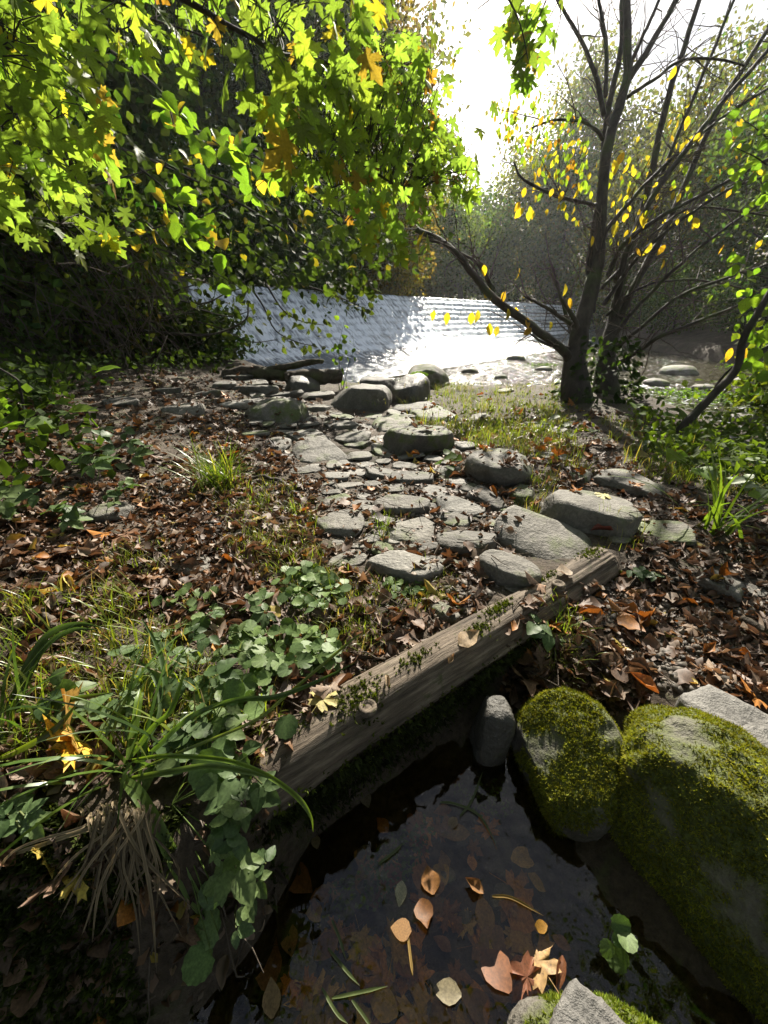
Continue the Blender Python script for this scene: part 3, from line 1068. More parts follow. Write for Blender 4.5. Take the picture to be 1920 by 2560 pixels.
boulder('boulder', 'pale craggy boulder with a lumpy ridged top', 1005, 1418, 178, 84, M_STONE_PALE, hf=.26, p=4, rough=.22, fine=.07, roll=-7)
boulder('boulder', 'grey rock sticking out of weeds near the river bend', 1833, 1110, 112, 44, M_STONE_PALE, p=2.8, hf=.34)
boulder('boulder', 'brown-grey stone lying among leaf litter on the lower ground', 1800, 1465, 100, 74, M_STONE, p=3, hf=.3, roll=10)
for k, (cx, cy, w, h) in enumerate([(1175, 930, 40, 12), (1250, 945, 34, 10), (1100, 905, 30, 8), (1360, 925, 40, 10), (1290, 900, 46, 9), (1700, 935, 90, 14), (1560, 925, 60, 12),
                                    (1880, 960, 80, 22), (1860, 1050, 70, 24), (1760, 975, 60, 14), (1640, 960, 60, 14), (1900, 1010, 50, 16)]):
    t = (RIVER_Z - CAM[2]) / ray(cx, cy)[2]
    b = CAM + ray(cx, cy) * t
    rw = w / F * t * .5
    V, Fc = rock(rw, rw * .8, rw * .45, 2.6, .12, 4, 300 + k, 3)
    link('river_rock', mk_mesh('river_rock', V, Fc, smooth=True), M_STONE_MOSSY, loc=tuple(b), label='dark wet rock breaking the surface of the shallow river', cat='rock', group='wet rocks in the river')


# big mossy boulders round the pool: given in the world
def big_rock(name, label, c, r, yaw, mat, tilt=0, roll=0, p=2.8, rough=.12, facets=6, seed=1, level=6, cat='boulder', fine=.03, lo=.45):
    V, Fc = rock(*r, p=p, rough=rough, facets=facets, seed=seed, level=level, fine=fine)
    V = V @ (rotz(math.radians(yaw)) @ rotx(math.radians(tilt)) @ roty(math.radians(roll))).T
    solid(V + np.array(c), Fc)
    root = thing(name, label, cat, (c[0], c[1], c[2]))
    vn = np.zeros(V.shape)
    fn = np.cross(V[Fc[:, 1]] - V[Fc[:, 0]], V[Fc[:, 2]] - V[Fc[:, 0]])
    for j in range(3):
        np.add.at(vn, Fc[:, j], fn)
    vn = norm(vn)
    mo = fbm(V * 5.0, 4) * .5 + .5 + .09 * vn[:, 2] - lo + .45
    link('rock', mk_mesh('rock', V, Fc, smooth=True, attrs={'mossy': mo}), mat, root)
    return root, V, Fc


def moss_tufts(root, V, Fc, n, zmin=.2, zfac=.0, lo=.47, size=(.006, .016), tint=(.17, .175, .022), seed=3, off=5.0):
    """tiny moss shoots over the part of a rock where moss grows"""
    rg = np.random.default_rng(seed)
    A, B_, C_ = V[Fc[:, 0]], V[Fc[:, 1]], V[Fc[:, 2]]
    nr = np.cross(B_ - A, C_ - A)
    ar = np.linalg.norm(nr, axis=1)
    nr = norm(nr)
    cen = (A + B_ + C_) / 3
    m = fbm(cen * off, 4) * .5 + .5 + .09 * nr[:, 2]
    wgt = ar * (nr[:, 2] > zmin - 1) * sstep(lo, lo + .08, m)
    f = rg.choice(len(Fc), n, p=wgt / wgt.sum())
    u, v = rg.random(n), rg.random(n)
    sw = u + v > 1
    u[sw], v[sw] = 1 - u[sw], 1 - v[sw]
    P = A[f] + (B_ - A)[f] * u[:, None] + (C_ - A)[f] * v[:, None]
    tip = norm(nr[f] * .8 + rg.normal(0, .55, (n, 3)) + np.array([0, 0, .1]))
    rot = rot_tn(tip, rg.normal(0, 1, (n, 3)))
    bt = Batch()
    tt = np.array(tint) * rg.uniform(.6, 1.5, (n, 1)) * np.array([1, 1, 1]) + rg.normal(0, .012, (n, 3)) * np.array([1, .5, .1])
    tt = np.clip(tt, .008, 1)
    blade = (np.array([[-.22, 0, 0], [.22, 0, 0], [.06, 1, .15], [.45, .5, .1], [-.4, .6, -.1]], float), np.array([[0, 1, 2], [0, 1, 3], [0, 1, 4]]), np.array([.6, .6, 1.2, 1, 1]))
    bt.add(blade, P - nr[f] * .003, rot, rg.uniform(size[0], size[1], n), tt)
    V2, F2, T2 = bt.get()
    link('moss', mk_mesh('moss', V2, F2, T2), M_MOSS, root, kind='stuff')


ra = big_rock('mossy_boulder', 'rounded dome boulder capped with yellow-green moss above the pool', (.65, .90, .02), (.175, .22, .285), 10, M_BOULDER, facets=2, p=2.2, seed=4, roll=6, lo=.40)
moss_tufts(*ra, 34000, lo=.40)
rb = big_rock('mossy_boulder', 'largest moss-covered boulder with a bare grey shoulder, cut by the frame edge', (1.06, .53, .0), (.47, .23, .40), -58, M_BOULDER, p=3.4, seed=9, rough=.16, roll=8, facets=5, lo=.27)
moss_tufts(*rb, 90000, lo=.27)
rc = big_rock('mossy_rock', 'low moss-covered rock with a flat pale slab lying on it', (.52, .19, .0), (.25, .17, .165), -12, M_BOULDER, p=2.8, seed=15, cat='rock', lo=.38)
moss_tufts(*rc, 22000, lo=.38, tint=(.15, .19, .022))
# flat slabs


def slab(name, label, pts, z, th, mat, tilt=(0, 0), cat='stone slab'):
    P = np.array(pts, float)
    c = P.mean(0)
    ring = []
    n = len(P)
    # resample the outline
    Q = []
    for i in range(n):
        a, b = P[i], P[(i + 1) % n]
        for t in np.linspace(0, 1, 7, endpoint=False):
            Q.append(a + (b - a) * t)
    Q = np.array(Q)
    Q = Q + R.normal(0, .006 * np.ptp(P[:, 0]), Q.shape)
    V = []
    m = len(Q)
    rows = [(.3, 0), (.65, 0), (.9, 0), (.985, -.006), (1.0, -.02), (1.02, -th)]
    Fq = []
    for s, dz in rows:
        for q in Q:
            v = c + (q - c) * s
            V.append((v[0], v[1], z + dz + tilt[0] * (v[0] - c[0]) + tilt[1] * (v[1] - c[1])))
    V.append((c[0], c[1], z))
    V = np.array(V)
    V[:, 2] += .006 * fbm(V * 9, 3)
    for r_ in range(len(rows) - 1):
        for j in range(m):
            k = (j + 1) % m
            Fq.append((r_ * m + j, (r_ + 1) * m + j, (r_ + 1) * m + k, r_ * m + k))
    Fq = np.array(Fq)
    Ft = np.concatenate([Fq[:, :3], Fq[:, [0, 2, 3]], np.array([(len(V) - 1, j, (j + 1) % m) for j in range(m)])])
    ar = (P[:, 0] * np.roll(P[:, 1], -1) - P[:, 1] * np.roll(P[:, 0], -1)).sum()
    if ar < 0:
        Ft = Ft[:, ::-1]
    base = np.array([c[0], c[1], z])
    solid(V, Ft)
    return link(name, mk_mesh(name, V - base, Ft, smooth=True), mat, loc=tuple(base), label=label, cat=cat)


def at_z(px, py, z):
    d = ray(px, py)
    return (CAM + d * ((z - CAM[2]) / d[2]))[:2]


slab('stone_slab', 'flat smooth grey slab with a straight edge behind the largest mossy boulder',
     [at_z(1695, 1740, .33), at_z(1770, 1716, .33), at_z(1930, 1790, .33), at_z(2050, 1850, .33), at_z(2000, 1960, .33), at_z(1850, 1900, .33), at_z(1740, 1800, .33)], .33, .16, M_SLATE, (.0, .10))
slab('stone_slab', 'pale triangular slab set into moss at the bottom of the view',
     [at_z(1425, 2452, .16), at_z(1500, 2500, .16), at_z(1590, 2590, .16), at_z(1600, 2720, .16), at_z(1340, 2720, .16), at_z(1378, 2545, .16)], .185, .08, M_SLATE, (-.1, .05))
# upright stone at the pool corner
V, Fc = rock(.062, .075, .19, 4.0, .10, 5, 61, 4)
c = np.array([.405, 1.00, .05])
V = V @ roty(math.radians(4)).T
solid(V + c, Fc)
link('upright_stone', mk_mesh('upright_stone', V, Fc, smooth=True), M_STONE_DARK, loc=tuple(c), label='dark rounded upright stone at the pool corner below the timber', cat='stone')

# ------------------------------------------------------------------ timber edging
beam = thing('timber_beam', 'weathered grey-brown timber beam edging the path above the pool', 'timber', (P0[0], P0[1], 0))
beam.rotation_euler = (0, 0, math.atan2(BU[1], BU[0]))
LB = 1.90
# section, going round: (back offset, z)
SEC = [(.03, .225), (.010, .242), (-.004, .28), (.002, .302), (.018, .330), (.036, .356), (.056, .375), (.08, .384), (.105, .388), (.13, .388), (.152, .386), (.163, .375), (.165, .30), (.16, .225)]
sec = smooth_poly(np.array(SEC), 4)
nL = 260
xs_ = np.linspace(-.12, LB, nL)
Vb = []
for i, x in enumerate(xs_):
    endt = sstep(LB, LB - .035, x) * .1 + .9
    q = sec.copy()
    pp = np.stack([np.full(len(q), x * 1.3), q[:, 0] * 26, q[:, 1] * 26], -1)
    g = fbm(pp, 3) * .007 + .020 * np.minimum(fbm(np.stack([np.full(len(q), x * .8 + 4), q[:, 0] * 75, q[:, 1] * 75], -1), 2), 0)
    nrm_ = np.gradient(q, axis=0)
    nrm_ = norm(np.stack([-nrm_[:, 1], nrm_[:, 0]], -1))
    q = q + nrm_ * (g * 1.0)[:, None]
    q[:, 1] += .008 * math.sin(x * 3.1) - .030 * sstep(.25, -.12, x)
    q[:, 0] += .006 * math.sin(x * 2.3 + 1)
    cz = .28
    q = (q - [.08, cz]) * endt + [.08, cz]
    Vb.append(np.stack([np.full(len(q), x), q[:, 0], q[:, 1]], -1))
Vb = np.array(Vb)
ns_ = Vb.shape[1]
Vb[-1, :, 0] += .012 * fbm(Vb[-1] * 30, 2)
Vf = Vb.reshape(-1, 3)
ix = np.arange(nL * ns_).reshape(nL, ns_)
q = np.stack([ix[:-1, :-1], ix[1:, :-1], ix[1:, 1:], ix[:-1, 1:]], -1).reshape(-1, 4)
Ft = np.concatenate([q[:, :3], q[:, [0, 2, 3]]])
e = (nL - 1) * ns_
Vf = np.concatenate([Vf, [[LB + .003, .08, .28]]])
ce = len(Vf) - 1
Ft = np.concatenate([Ft, [[e + j, ce, e + j + 1] for j in range(ns_ - 1)]])
Ft = Ft[:, ::-1]
MB_ = rotz(beam.rotation_euler[2])
solid(Vf @ MB_.T + np.array([P0[0], P0[1], 0]), Ft)
link('plank', mk_mesh('plank', Vf, Ft, smooth=True), M_BEAM, beam)
# lower timber course under the front edge, dark and mossy
V, Fq = box(-.1, LB - .35, .045, .155, -.1, .235)
link('lower_timber', mk_mesh('lower_timber', V, Fq), M_LOG, beam)


def washer(name, x, y, z):
    th = np.linspace(0, 2 * math.pi, 18, endpoint=False)
    rows = [(.030, -.008), (.030, .006), (.026, .011), (.019, .011), (.016, .004), (.006, .006), (.0, .007)]
    V = [(r * math.cos(t), r * math.sin(t), dz) for r, dz in rows for t in th]
    Fq = [(i * 18 + j, i * 18 + (j + 1) % 18, (i + 1) * 18 + (j + 1) % 18, (i + 1) * 18 + j) for i in range(len(rows) - 1) for j in range(18)]
    return link(name, mk_mesh(name, np.array(V), np.array(Fq), smooth=True), M_BEAM, beam, loc=(x, y, z))


def beam_local(px, py, z):
    q = at_z(px, py, z) - P0
    return float(q @ BU), float(q @ BN)


bx, by = beam_local(919, 1768, .385)
washer('bolt', bx, max(by, .05), .382)
bx, by = beam_local(1396, 1462, .39)
washer('bolt', bx, min(max(by, .05), .14), .390)
# moss on the timber
rg = np.random.default_rng(8)
bt = Batch()
blade = (np.array([[-.22, 0, 0], [.22, 0, 0], [.06, 1, .15], [.45, .5, .1], [-.4, .6, -.1]], float), np.array([[0, 1, 2], [0, 1, 3], [0, 1, 4]]), np.array([.6, .6, 1.2, 1, 1]))
for (mx_, my_, sx, sy, n) in [(.10, .13, .10, .02, 160), (.30, .09, .05, .03, 300), (.56, .11, .04, .015, 120), (.86, .08, .04, .015, 160), (1.02, .12, .05, .015, 200), (1.4, .13, .06, .015, 140), (1.78, .13, .05, .02, 160), (.2, .0, .3, .012, 300), (.9, -.005, .5, .006, 500), (1.6, 0, .3, .006, 300)]:
    x = rg.normal(mx_, sx, n).clip(-.1, LB - .02)
    y = rg.normal(my_, sy, n).clip(-.003, .16)
    z = np.interp(y, [s[0] for s in SEC[2:11]], [s[1] for s in SEC[2:11]]) - .03 * sstep(.25, -.12, x) + .008 * np.sin(x * 3.1)
    if my_ <= 0:
        z = rg.uniform(.16, .30, n)
    P = np.stack([x, y, z], -1)
    tip = norm(rg.normal(0, .6, (n, 3)) + (np.array([0, -.8, .2]) if my_ <= 0 else np.array([0, 0, 1.0])))
    bt.add(blade, P, rot_tn(tip, rg.normal(0, 1, (n, 3))), rg.uniform(.008, .02, n), np.array([.085, .11, .016]) * rg.uniform(.5, 1.4, (n, 1)))
V2, F2, T2 = bt.get()
link('moss', mk_mesh('moss', V2, F2, T2), M_MOSS, beam, kind='stuff')


# ------------------------------------------------------------------ fallen logs
def log_thing(name, label, pts, rad, mat=M_LOG, n=14):
    P = smooth_poly(pts, 5)
    rr = np.interp(np.linspace(0, 1, len(P)), np.linspace(0, 1, len(rad)), rad)
    V, Fc = tube(P, rr, n, .06)
    V = V + .02 * fbm(V * 14, 3)[:, None] * np.array([1, 1, 1])
    solid(V, Fc)
    b = P.mean(0)
    return link(name, mk_mesh(name, V - b, Fc, smooth=True), mat, loc=tuple(b), label=label, cat='log')


def at_d(px, py, d):
    return at(px, py, d)


log_thing('fallen_log', 'thick rotten log lying flat by the path end', [at_d(715, 945, 6.6), at_d(760, 942, 6.6), at_d(810, 942, 6.7), at_d(852, 940, 6.8)], [.10, .125, .125, .11])
log_thing('fallen_log', 'thin broken branch propped over the thick rotten log', [at_d(650, 928, 6.9), at_d(700, 920, 6.8), at_d(745, 912, 6.7), at_d(775, 905, 6.7), at_d(806, 903, 6.6)], [.045, .06, .055, .05, .035])
log_thing('fallen_log', 'dark mossy log under the shrubs at the bank edge', [at_d(560, 940, 7.0), at_d(610, 932, 7.0), at_d(660, 935, 6.9), at_d(715, 940, 6.8)], [.10, .12, .12, .08])
log_thing('dead_branch', 'short grey stick lying on the leaf litter by the sedge', [gp(118, 1530) + [0, 0, .02], gp(130, 1555) + [0, 0, .03], gp(145, 1590) + [0, 0, .02]], [.013, .016, .013], M_TWIG, 8)
log_thing('dead_branch', 'dark rotten plank piece on the lower ground near the frame edge', [gp(1850, 1555) + [0, 0, .01], gp(1885, 1575) + [0, 0, .015], gp(1935, 1600) + [0, 0, .01]], [.02, .024, .02], M_LOG, 8)
log_thing('dead_branch', 'thin root-like stick across the worn soil by the grass tuft', [gp(612, 1205) + [0, 0, .02], gp(660, 1203) + [0, 0, .03], gp(705, 1210) + [0, 0, .02], gp(725, 1228) + [0, 0, .01]], [.012, .014, .012, .006], M_LOG, 8)


# ------------------------------------------------------------------ trees of the wood, shrubs
def limb_path(a, b, sag=.0, wob=.08, n=6):
    t = np.linspace(0, 1, n)[:, None]
    L = np.linalg.norm(b - a)
    P = a + (b - a) * t
    P[1:-1] += R.normal(0, wob * L / 3, (n - 2, 3))
    P[:, 2] -= sag * np.sin(t[:, 0] * math.pi) * L
    return P


def wood_tree(x, y, h, rad, tint, n, leaf, label, group, name='tree', cat='tree', seed=0, crown_lo=.25, clumps=70, trunk_r=None, tiltx=0.0, tpl=None, mat=None, sub=0):
    global R
    R = np.random.default_rng(seed * 101 + 7)
    z0 = float(terrain(np.array([x]), np.array([y]), False)[0])
    base = np.array([x, y, z0 - .2])
    root = thing(name, label, cat, base, group)
    top = base + np.array([tiltx * h, 0, h * .92])
    P = limb_path(base, top, 0, .05, 8)
    tr = trunk_r or h * .016
    bt = Batch()
    V, Fc = tube(P, np.linspace(tr, tr * .25, 8), 8, .05)
    bt.raw(V, Fc, (1, 1, 1))
    ends = []
    for k in range(13):
        t = R.uniform(max(crown_lo - .05, .12), .92)
        s = P[min(int(t * 7), 7)]
        az = R.uniform(0, 2 * math.pi)
        rr = rad * R.uniform(.5, .95) * math.sin(math.pi * min(max((t - crown_lo + .25) / (1.25 - crown_lo), .08), .92)) ** .6
        e_ = s + np.array([math.cos(az) * rr, math.sin(az) * rr, R.uniform(.05, .35) * rr + .06 * h])
        L = limb_path(s, e_, .04, .1, 5)
        V, Fc = tube(L, np.linspace(tr * .45, tr * .08, 5), 5)
        bt.raw(V, Fc, (1, 1, 1))
        ends += [L[3], L[4], L[2]]
    bt.part('trunk', M_BARK_DARK, root)
    # crown: clumps around limb ends and through the crown's volume
    cs = list(np.array(ends) + R.normal(0, rad * .08, (len(ends), 3)))
    while len(cs) < clumps:
        u = R.normal(0, 1, 3)
        u = u / np.linalg.norm(u) * R.uniform(.35, 1.0) ** .5
        zc = crown_lo + (1 - crown_lo) * .5
        cs.append(base + np.array([tiltx * h * .6 + u[0] * rad, u[1] * rad, (zc + u[2] * (1 - crown_lo) * .55) * h]))
    cs = np.array(cs[:clumps])
    csz = R.uniform(.10, .24, len(cs)) * rad + leaf
    if mat is None:
        n = int(n * 1.35)
    ci = R.integers(0, len(cs), n)
    q = R.normal(0, 1, (n, 3)) * csz[ci][:, None] * np.array([1, 1, .6])
    pos = cs[ci] + q
    pos = pos[pos[:, 2] > z0 + .05]
    ci = ci[:len(pos)]
    nn = len(pos)
    ct = R.uniform(.65, 1.35, len(cs))[ci]
    hue = R.normal(0, .18, (nn, 1)) * np.array([[1, .3, .2]]) + R.normal(0, .12, len(cs))[ci][:, None] * np.array([[1.2, .3, 0]])
    tt = np.clip(np.array(tint) * (1 + hue) * (ct * R.uniform(.75, 1.3, nn))[:, None], .004, 1)
    tip = norm(R.normal(0, 1, (nn, 3)) + np.array([0, 0, -.5]))
    nr = R.normal(0, 1, (nn, 3)) + np.array([0, 0, 1.0])
    b2 = Batch()
    tp = tpl or [T_QUAD]
    for k, t_ in enumerate(tp):
        s_ = slice(k, None, len(tp))
        b2.add(t_, pos[s_], rot_tn(tip[s_], nr[s_]), leaf * R.uniform(.6, 1.35, len(pos[s_])), tt[s_])
    b2.part('crown', mat or M_TREE, root)
    return root, cs


G_DK, G_MID, G_YEL, G_OLV, G_BRN = (.042, .072, .018), (.065, .105, .024), (.20, .17, .02), (.085, .095, .026), (.11, .085, .03)
LW = ['dark leafy tree nearest the near end of the weir, low in the wood', 'mid-green leafy tree just above the white water, behind the dark bush', 'dark tree standing behind the hanging bush over the weir crest', 'shaded tree on the bank slope directly above the twig thicket',
      'tall broad tree higher up the wood behind the thicket shrubs', 'tallest dark tree deep in the wood, seen between the maple boughs', 'shadowed tree farthest up the slope behind the hanging maple leaves']
for k, (x, y, h, r, t, n, lf) in enumerate([
    (-10.5, 19.5, 12, 3.6, G_DK, 9000, .26), (-7.5, 22.5, 14, 3.8, G_MID, 9000, .27), (-4.0, 25.5, 15, 3.8, G_DK, 9000, .28),
    (-14, 15.5, 14, 4.2, G_DK, 8000, .28), (-12, 25, 18, 5, G_MID, 9000, .32), (-5.5, 31, 19, 4.6, G_DK, 8500, .34), (-18, 22, 18, 5, G_DK, 7000, .34)]):
    wood_tree(x, y, h, r, t, n, lf, LW[k], 'trees of the wood beyond the near end of the weir', seed=k + 1, crown_lo=.02 if k < 3 else .12, clumps=110)
wood_tree(-.6, 29.5, 17.5, 3.0, G_BRN, 7500, .26, 'tall thin-leaved browning tree whose crown edges the open sky above the weir', None, seed=20, crown_lo=.05, clumps=110)
wood_tree(-1.2, 33, 22, 4.0, G_OLV, 7000, .34, 'very tall dark tree behind the browning one', None, seed=21, crown_lo=.05, clumps=100)
wood_tree(1.0, 31.5, 11, 2.2, G_BRN, 5500, .24, 'slender autumn-brown tree just above the weir crest at the sky gap', None, seed=22, crown_lo=.02, clumps=80)
wood_tree(.2, 27.5, 6.2, 1.8, G_YEL, 4200, .2, 'small golden-yellow tree above the middle of the weir crest', None, seed=23, crown_lo=.0, clumps=60)
wood_tree(-3.2, 21.8, 5.4, 2.2, (.035, .06, .016), 5200, .2, 'dark green bush hanging over the weir crest', None, name='overhanging_bush', cat='bush', seed=24, crown_lo=.0, clumps=60)
wood_tree(-8.2, 18.9, 5.2, 2.3, (.03, .055, .015), 5200, .2, 'broad dark bush crowding the near end of the weir crest', None, name='overhanging_bush', cat='bush', seed=25, crown_lo=.0, clumps=60)
FW = ['hazy grey-green tree closing the bottom of the open sky gap', 'hazy tree in the far valley beside the sky gap, next to the many-stemmed tree', 'hazy far tree seen behind the stems of the many-stemmed tree', 'hazy narrow tree at the edge of the browning wood beyond the weir', 'biggest hazy tree of the far valley, above the far end of the weir', 'mid-green hazy tree seen between the main stems and the slanting stems', 'tall hazy tree at the far end of the weir, behind the slanting stems']
for k, (x, y, h, r, t, n, lf) in enumerate([
    (6.0, 58, 13.5, 4.0, G_OLV, 7500, .40), (11.5, 62, 14.0, 5.0, G_MID, 8000, .42), (17.5, 60, 17, 5.0, G_OLV, 8500, .42), (2.5, 52, 12, 3.6, G_OLV, 6500, .36), (25, 64, 22, 5.5, G_OLV, 8000, .45),
    (20.5, 54, 17, 4.4, G_MID, 9000, .38), (26, 52, 19, 5.0, G_OLV, 9000, .40)]):
    wood_tree(x, y, h, r, t, n, lf, FW[k], 'hazy trees in the far valley', seed=k + 40, crown_lo=.03, clumps=100)
wood_tree(8.2, 47, 9.5, 2.8, G_MID, 4500, .3, 'dark tree with a bowed trunk showing below its crown beyond the weir', None, seed=50, crown_lo=.42, clumps=50, trunk_r=.32, tiltx=-.18)
wood_tree(12.5, 52, 10, 3.5, G_DK, 5000, .36, 'low spreading dark tree beyond the far end of the weir', None, seed=51, crown_lo=.02, clumps=70)
RW = ['grey-green tree on the far slope just behind the thick main stems', 'tall olive tree higher on the far slope behind the upper fork', 'mid-green tree on the far slope above the thin slanting stems', 'broad olive tree halfway up the far slope', 'highest olive tree on the skyline of the far slope', 'dark low tree at the foot of the far slope by the water',
      'mid-green tree at the foot of the far slope near the frame edge', 'tall olive tree on the skyline near the frame edge', 'small dark tree at the river bend under the far slope', 'wide dark tree at the river bend nearest the frame edge', 'outermost olive tree on top of the far slope']
BW_ = ['low dark bush on the far bank behind the ivy-clad trunk foot', 'low dark bush on the far bank by the gravelly shallows', 'low bush on the far bank at the river bend', 'low green bush on the far bank beyond the slanting stems', 'low green bush beside the far end of the weir']
for k, (x, y, h, r, t, n, lf) in enumerate([
    (20.5, 36, 13, 4.4, G_OLV, 9500, .32), (26, 40, 16.5, 5.2, G_OLV, 9500, .36), (22, 27, 11.5, 4.0, G_MID, 9500, .28), (29, 29, 15.5, 5.2, G_OLV, 9500, .34), (36, 34, 18, 6, G_OLV, 8500, .42),
    (19.5, 20.5, 9, 3.4, G_MID, 9000, .24), (25, 20, 11.5, 4.2, G_OLV, 9000, .27), (33, 22, 14.5, 5, G_OLV, 8000, .34), (20, 14.5, 6.0, 3, G_DK, 6500, .22), (27, 13, 9, 4, G_DK, 6500, .27), (40, 26, 15, 6, G_OLV, 6000, .42)]):
    wood_tree(x, y, h, r, t, n, lf, RW[k], 'trees on the slope across the river', seed=k + 60, crown_lo=.02, clumps=110)
for k, (x, y, h, r, t, n, lf) in enumerate([(17.2, 26, 3.6, 2.0, G_DK, 4500, .17), (16.6, 20, 3.2, 1.9, (.03, .05, .02), 4500, .15), (18, 15.8, 3.4, 1.8, G_DK, 4000, .15), (19.5, 34, 4.2, 2.2, G_MID, 4500, .2), (21.5, 44, 4.8, 2.6, G_MID, 4500, .24)]):
    wood_tree(x, y, h, r, t, n, lf, BW_[k], 'bushes on the bank across the river', name='bank_bush', cat='bush', seed=k + 80, crown_lo=.0, clumps=60)

for k, (x, y, h, r) in enumerate([(-7.5, -3, 13, 4.5), (3.5, -5.5, 14, 5), (-1.5, -3.2, 13, 4.2), (10, -3, 13, 5), (-11.5, 3.0, 12, 4.2), (-3, -11, 16, 6), (7.5, 1.2, 12, 3.4)]):  # unseen trees behind and beside the view, added to cut the sky light
    wood_tree(x, y, h, r, G_MID, 4200, .36, ['tree on the shaded bank before the pool, its crown over the sedge side', 'tree on the lower ground before the mossy boulders', 'tree whose crown hangs high over the path and pool', 'tree by the river downstream of the pool', 'tree on the shaded slope beside the path',
              'tallest tree of the wood on the near side of the pool', 'tree beside the lower ground next to the river'][k], None, seed=k + 120, crown_lo=.42, clumps=80)

wood_tree(-5.6, 20.4, 5.0, 1.9, (.035, .06, .016), 4800, .2, 'leafy dark bush rising directly behind the white water, near its shaded end', None, name='overhanging_bush', cat='bush', seed=26, crown_lo=.0, clumps=60)
# shrubs on the near bank, with stems and real leaf shapes
SH = dict(cat='shrub', tpl=T_OV_LO, mat=M_BUSH, crown_lo=.05)
wood_tree(-5.7, 8.0, 4.4, 1.5, (.055, .095, .018), 6500, .17, 'dense dark green leafy shrub overhanging the path beside the weir', None, name='hazel_shrub', seed=90, clumps=90, **SH)
wood_tree(-7.0, 10, 6.0, 2.1, (.055, .098, .018), 7500, .19, 'taller green shrub rising behind the dense dark one', None, name='hazel_shrub', seed=91, clumps=100, **SH)
wood_tree(-6.9, 12.2, 6.4, 2.0, (.05, .085, .018), 7000, .2, 'tall leafy shrub directly in front of the near weir end', None, name='hazel_shrub', seed=92, clumps=100, **dict(SH, crown_lo=.45))
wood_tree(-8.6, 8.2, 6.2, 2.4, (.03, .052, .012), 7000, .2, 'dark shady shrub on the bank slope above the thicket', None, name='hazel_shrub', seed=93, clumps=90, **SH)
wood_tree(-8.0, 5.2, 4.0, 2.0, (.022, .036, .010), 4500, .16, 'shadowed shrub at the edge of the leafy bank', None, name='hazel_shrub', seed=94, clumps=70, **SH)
wood_tree(-3.75, 9.3, 1.15, .7, (.034, .06, .014), 2600, .12, 'low green bush at the foot of the weir wall', None, name='low_bush', seed=95, clumps=40, **SH)
wood_tree(-4.4, 9.0, 1.0, .9, (.03, .055, .012), 2600, .12, 'low spreading bush below the dense shrub, beside the mossy log', None, name='low_bush', seed=96, clumps=40, **SH)
wood_tree(7.4, 7.5, 2.7, .9, (.085, .12, .016), 1500, .15, 'sunlit yellow-green leafy sapling on the river bend', None, name='bank_sapling', seed=97, clumps=34, **SH)
wood_tree(8.4, 6.6, 3.6, 1.1, (.07, .11, .016), 1700, .17, 'bright green tall shrub at the river bend by the frame edge', None, name='bank_sapling', seed=98, clumps=40, **dict(SH, crown_lo=.35))
R = np.random.default_rng(77)

# dry twiggy thicket in the shade
th = thing('twig_thicket', 'tangle of dry brown twigs and bare stems in deep shade under the shrubs', 'thicket', (-4.6, 7.4, .6))
bt = Batch()
for k in range(520):
    px, py = R.uniform(-60, 430), R.uniform(560, 880)
    d = R.uniform(5.6, 8.2)
    a = at(px, py, d)
    dr = norm(np.array([R.normal(.5, .6), R.normal(-.1, .5), R.normal(-.5, .6)]))
    L = R.uniform(.25, 1.1)
    P = a + dr * L * np.linspace(0, 1, 5)[:, None]
    P[:, 2] -= .18 * L * np.linspace(0, 1, 5) ** 2
    P += R.normal(0, .02 * L, P.shape)
    V, Fc = tube(P, np.linspace(.008, .003, 5) * R.uniform(.6, 1.5), 3, cap=False)
    bt.raw(V, Fc, (1, 1, 1))
bt.part('twig', M_TWIG, th, kind='stuff')
for k in range(14):
    px = R.uniform(-40, 420)
    a = at(px, R.uniform(830, 880), R.uniform(6.5, 8))
    a[2] = float(terrain(a[None, 0], a[None, 1])[0]) - .05
    b = a + np.array([R.normal(.2, .5), R.normal(0, .4), R.uniform(1.2, 2.6)])
    V, Fc = tube(smooth_poly(limb_path(a, b, 0, .12, 5), 3), np.linspace(.026, .008, 13), 5)
    part('stem', V, Fc, M_BARK_DARK, th)
bt = Batch()
n = 3600
xy = in_poly_sample([(-80, 520), (300, 520), (400, 640), (410, 880), (-80, 880)], n)
P = np.array([at(a, b, R.uniform(6.2, 9.0)) for a, b in xy])
P = P[P[:, 2] > terrain(P[:, 0], P[:, 1]) + .05]
n = len(P)
bt.add(T_OV_LO[0], P, rot_tn(norm(R.normal(0, 1, (n, 3)) - [0, 0, .6]), R.normal(0, 1, (n, 3)) + [0, -.3, .6]), R.uniform(.07, .14, n),
       np.array([.035, .042, .014]) * R.uniform(.5, 1.5, (n, 1)) * np.where(R.random((n, 1)) < .15, np.array([[2.2, 1.5, 1.0]]), 1))
bt.part('foliage', M_BUSH, th, kind='stuff')

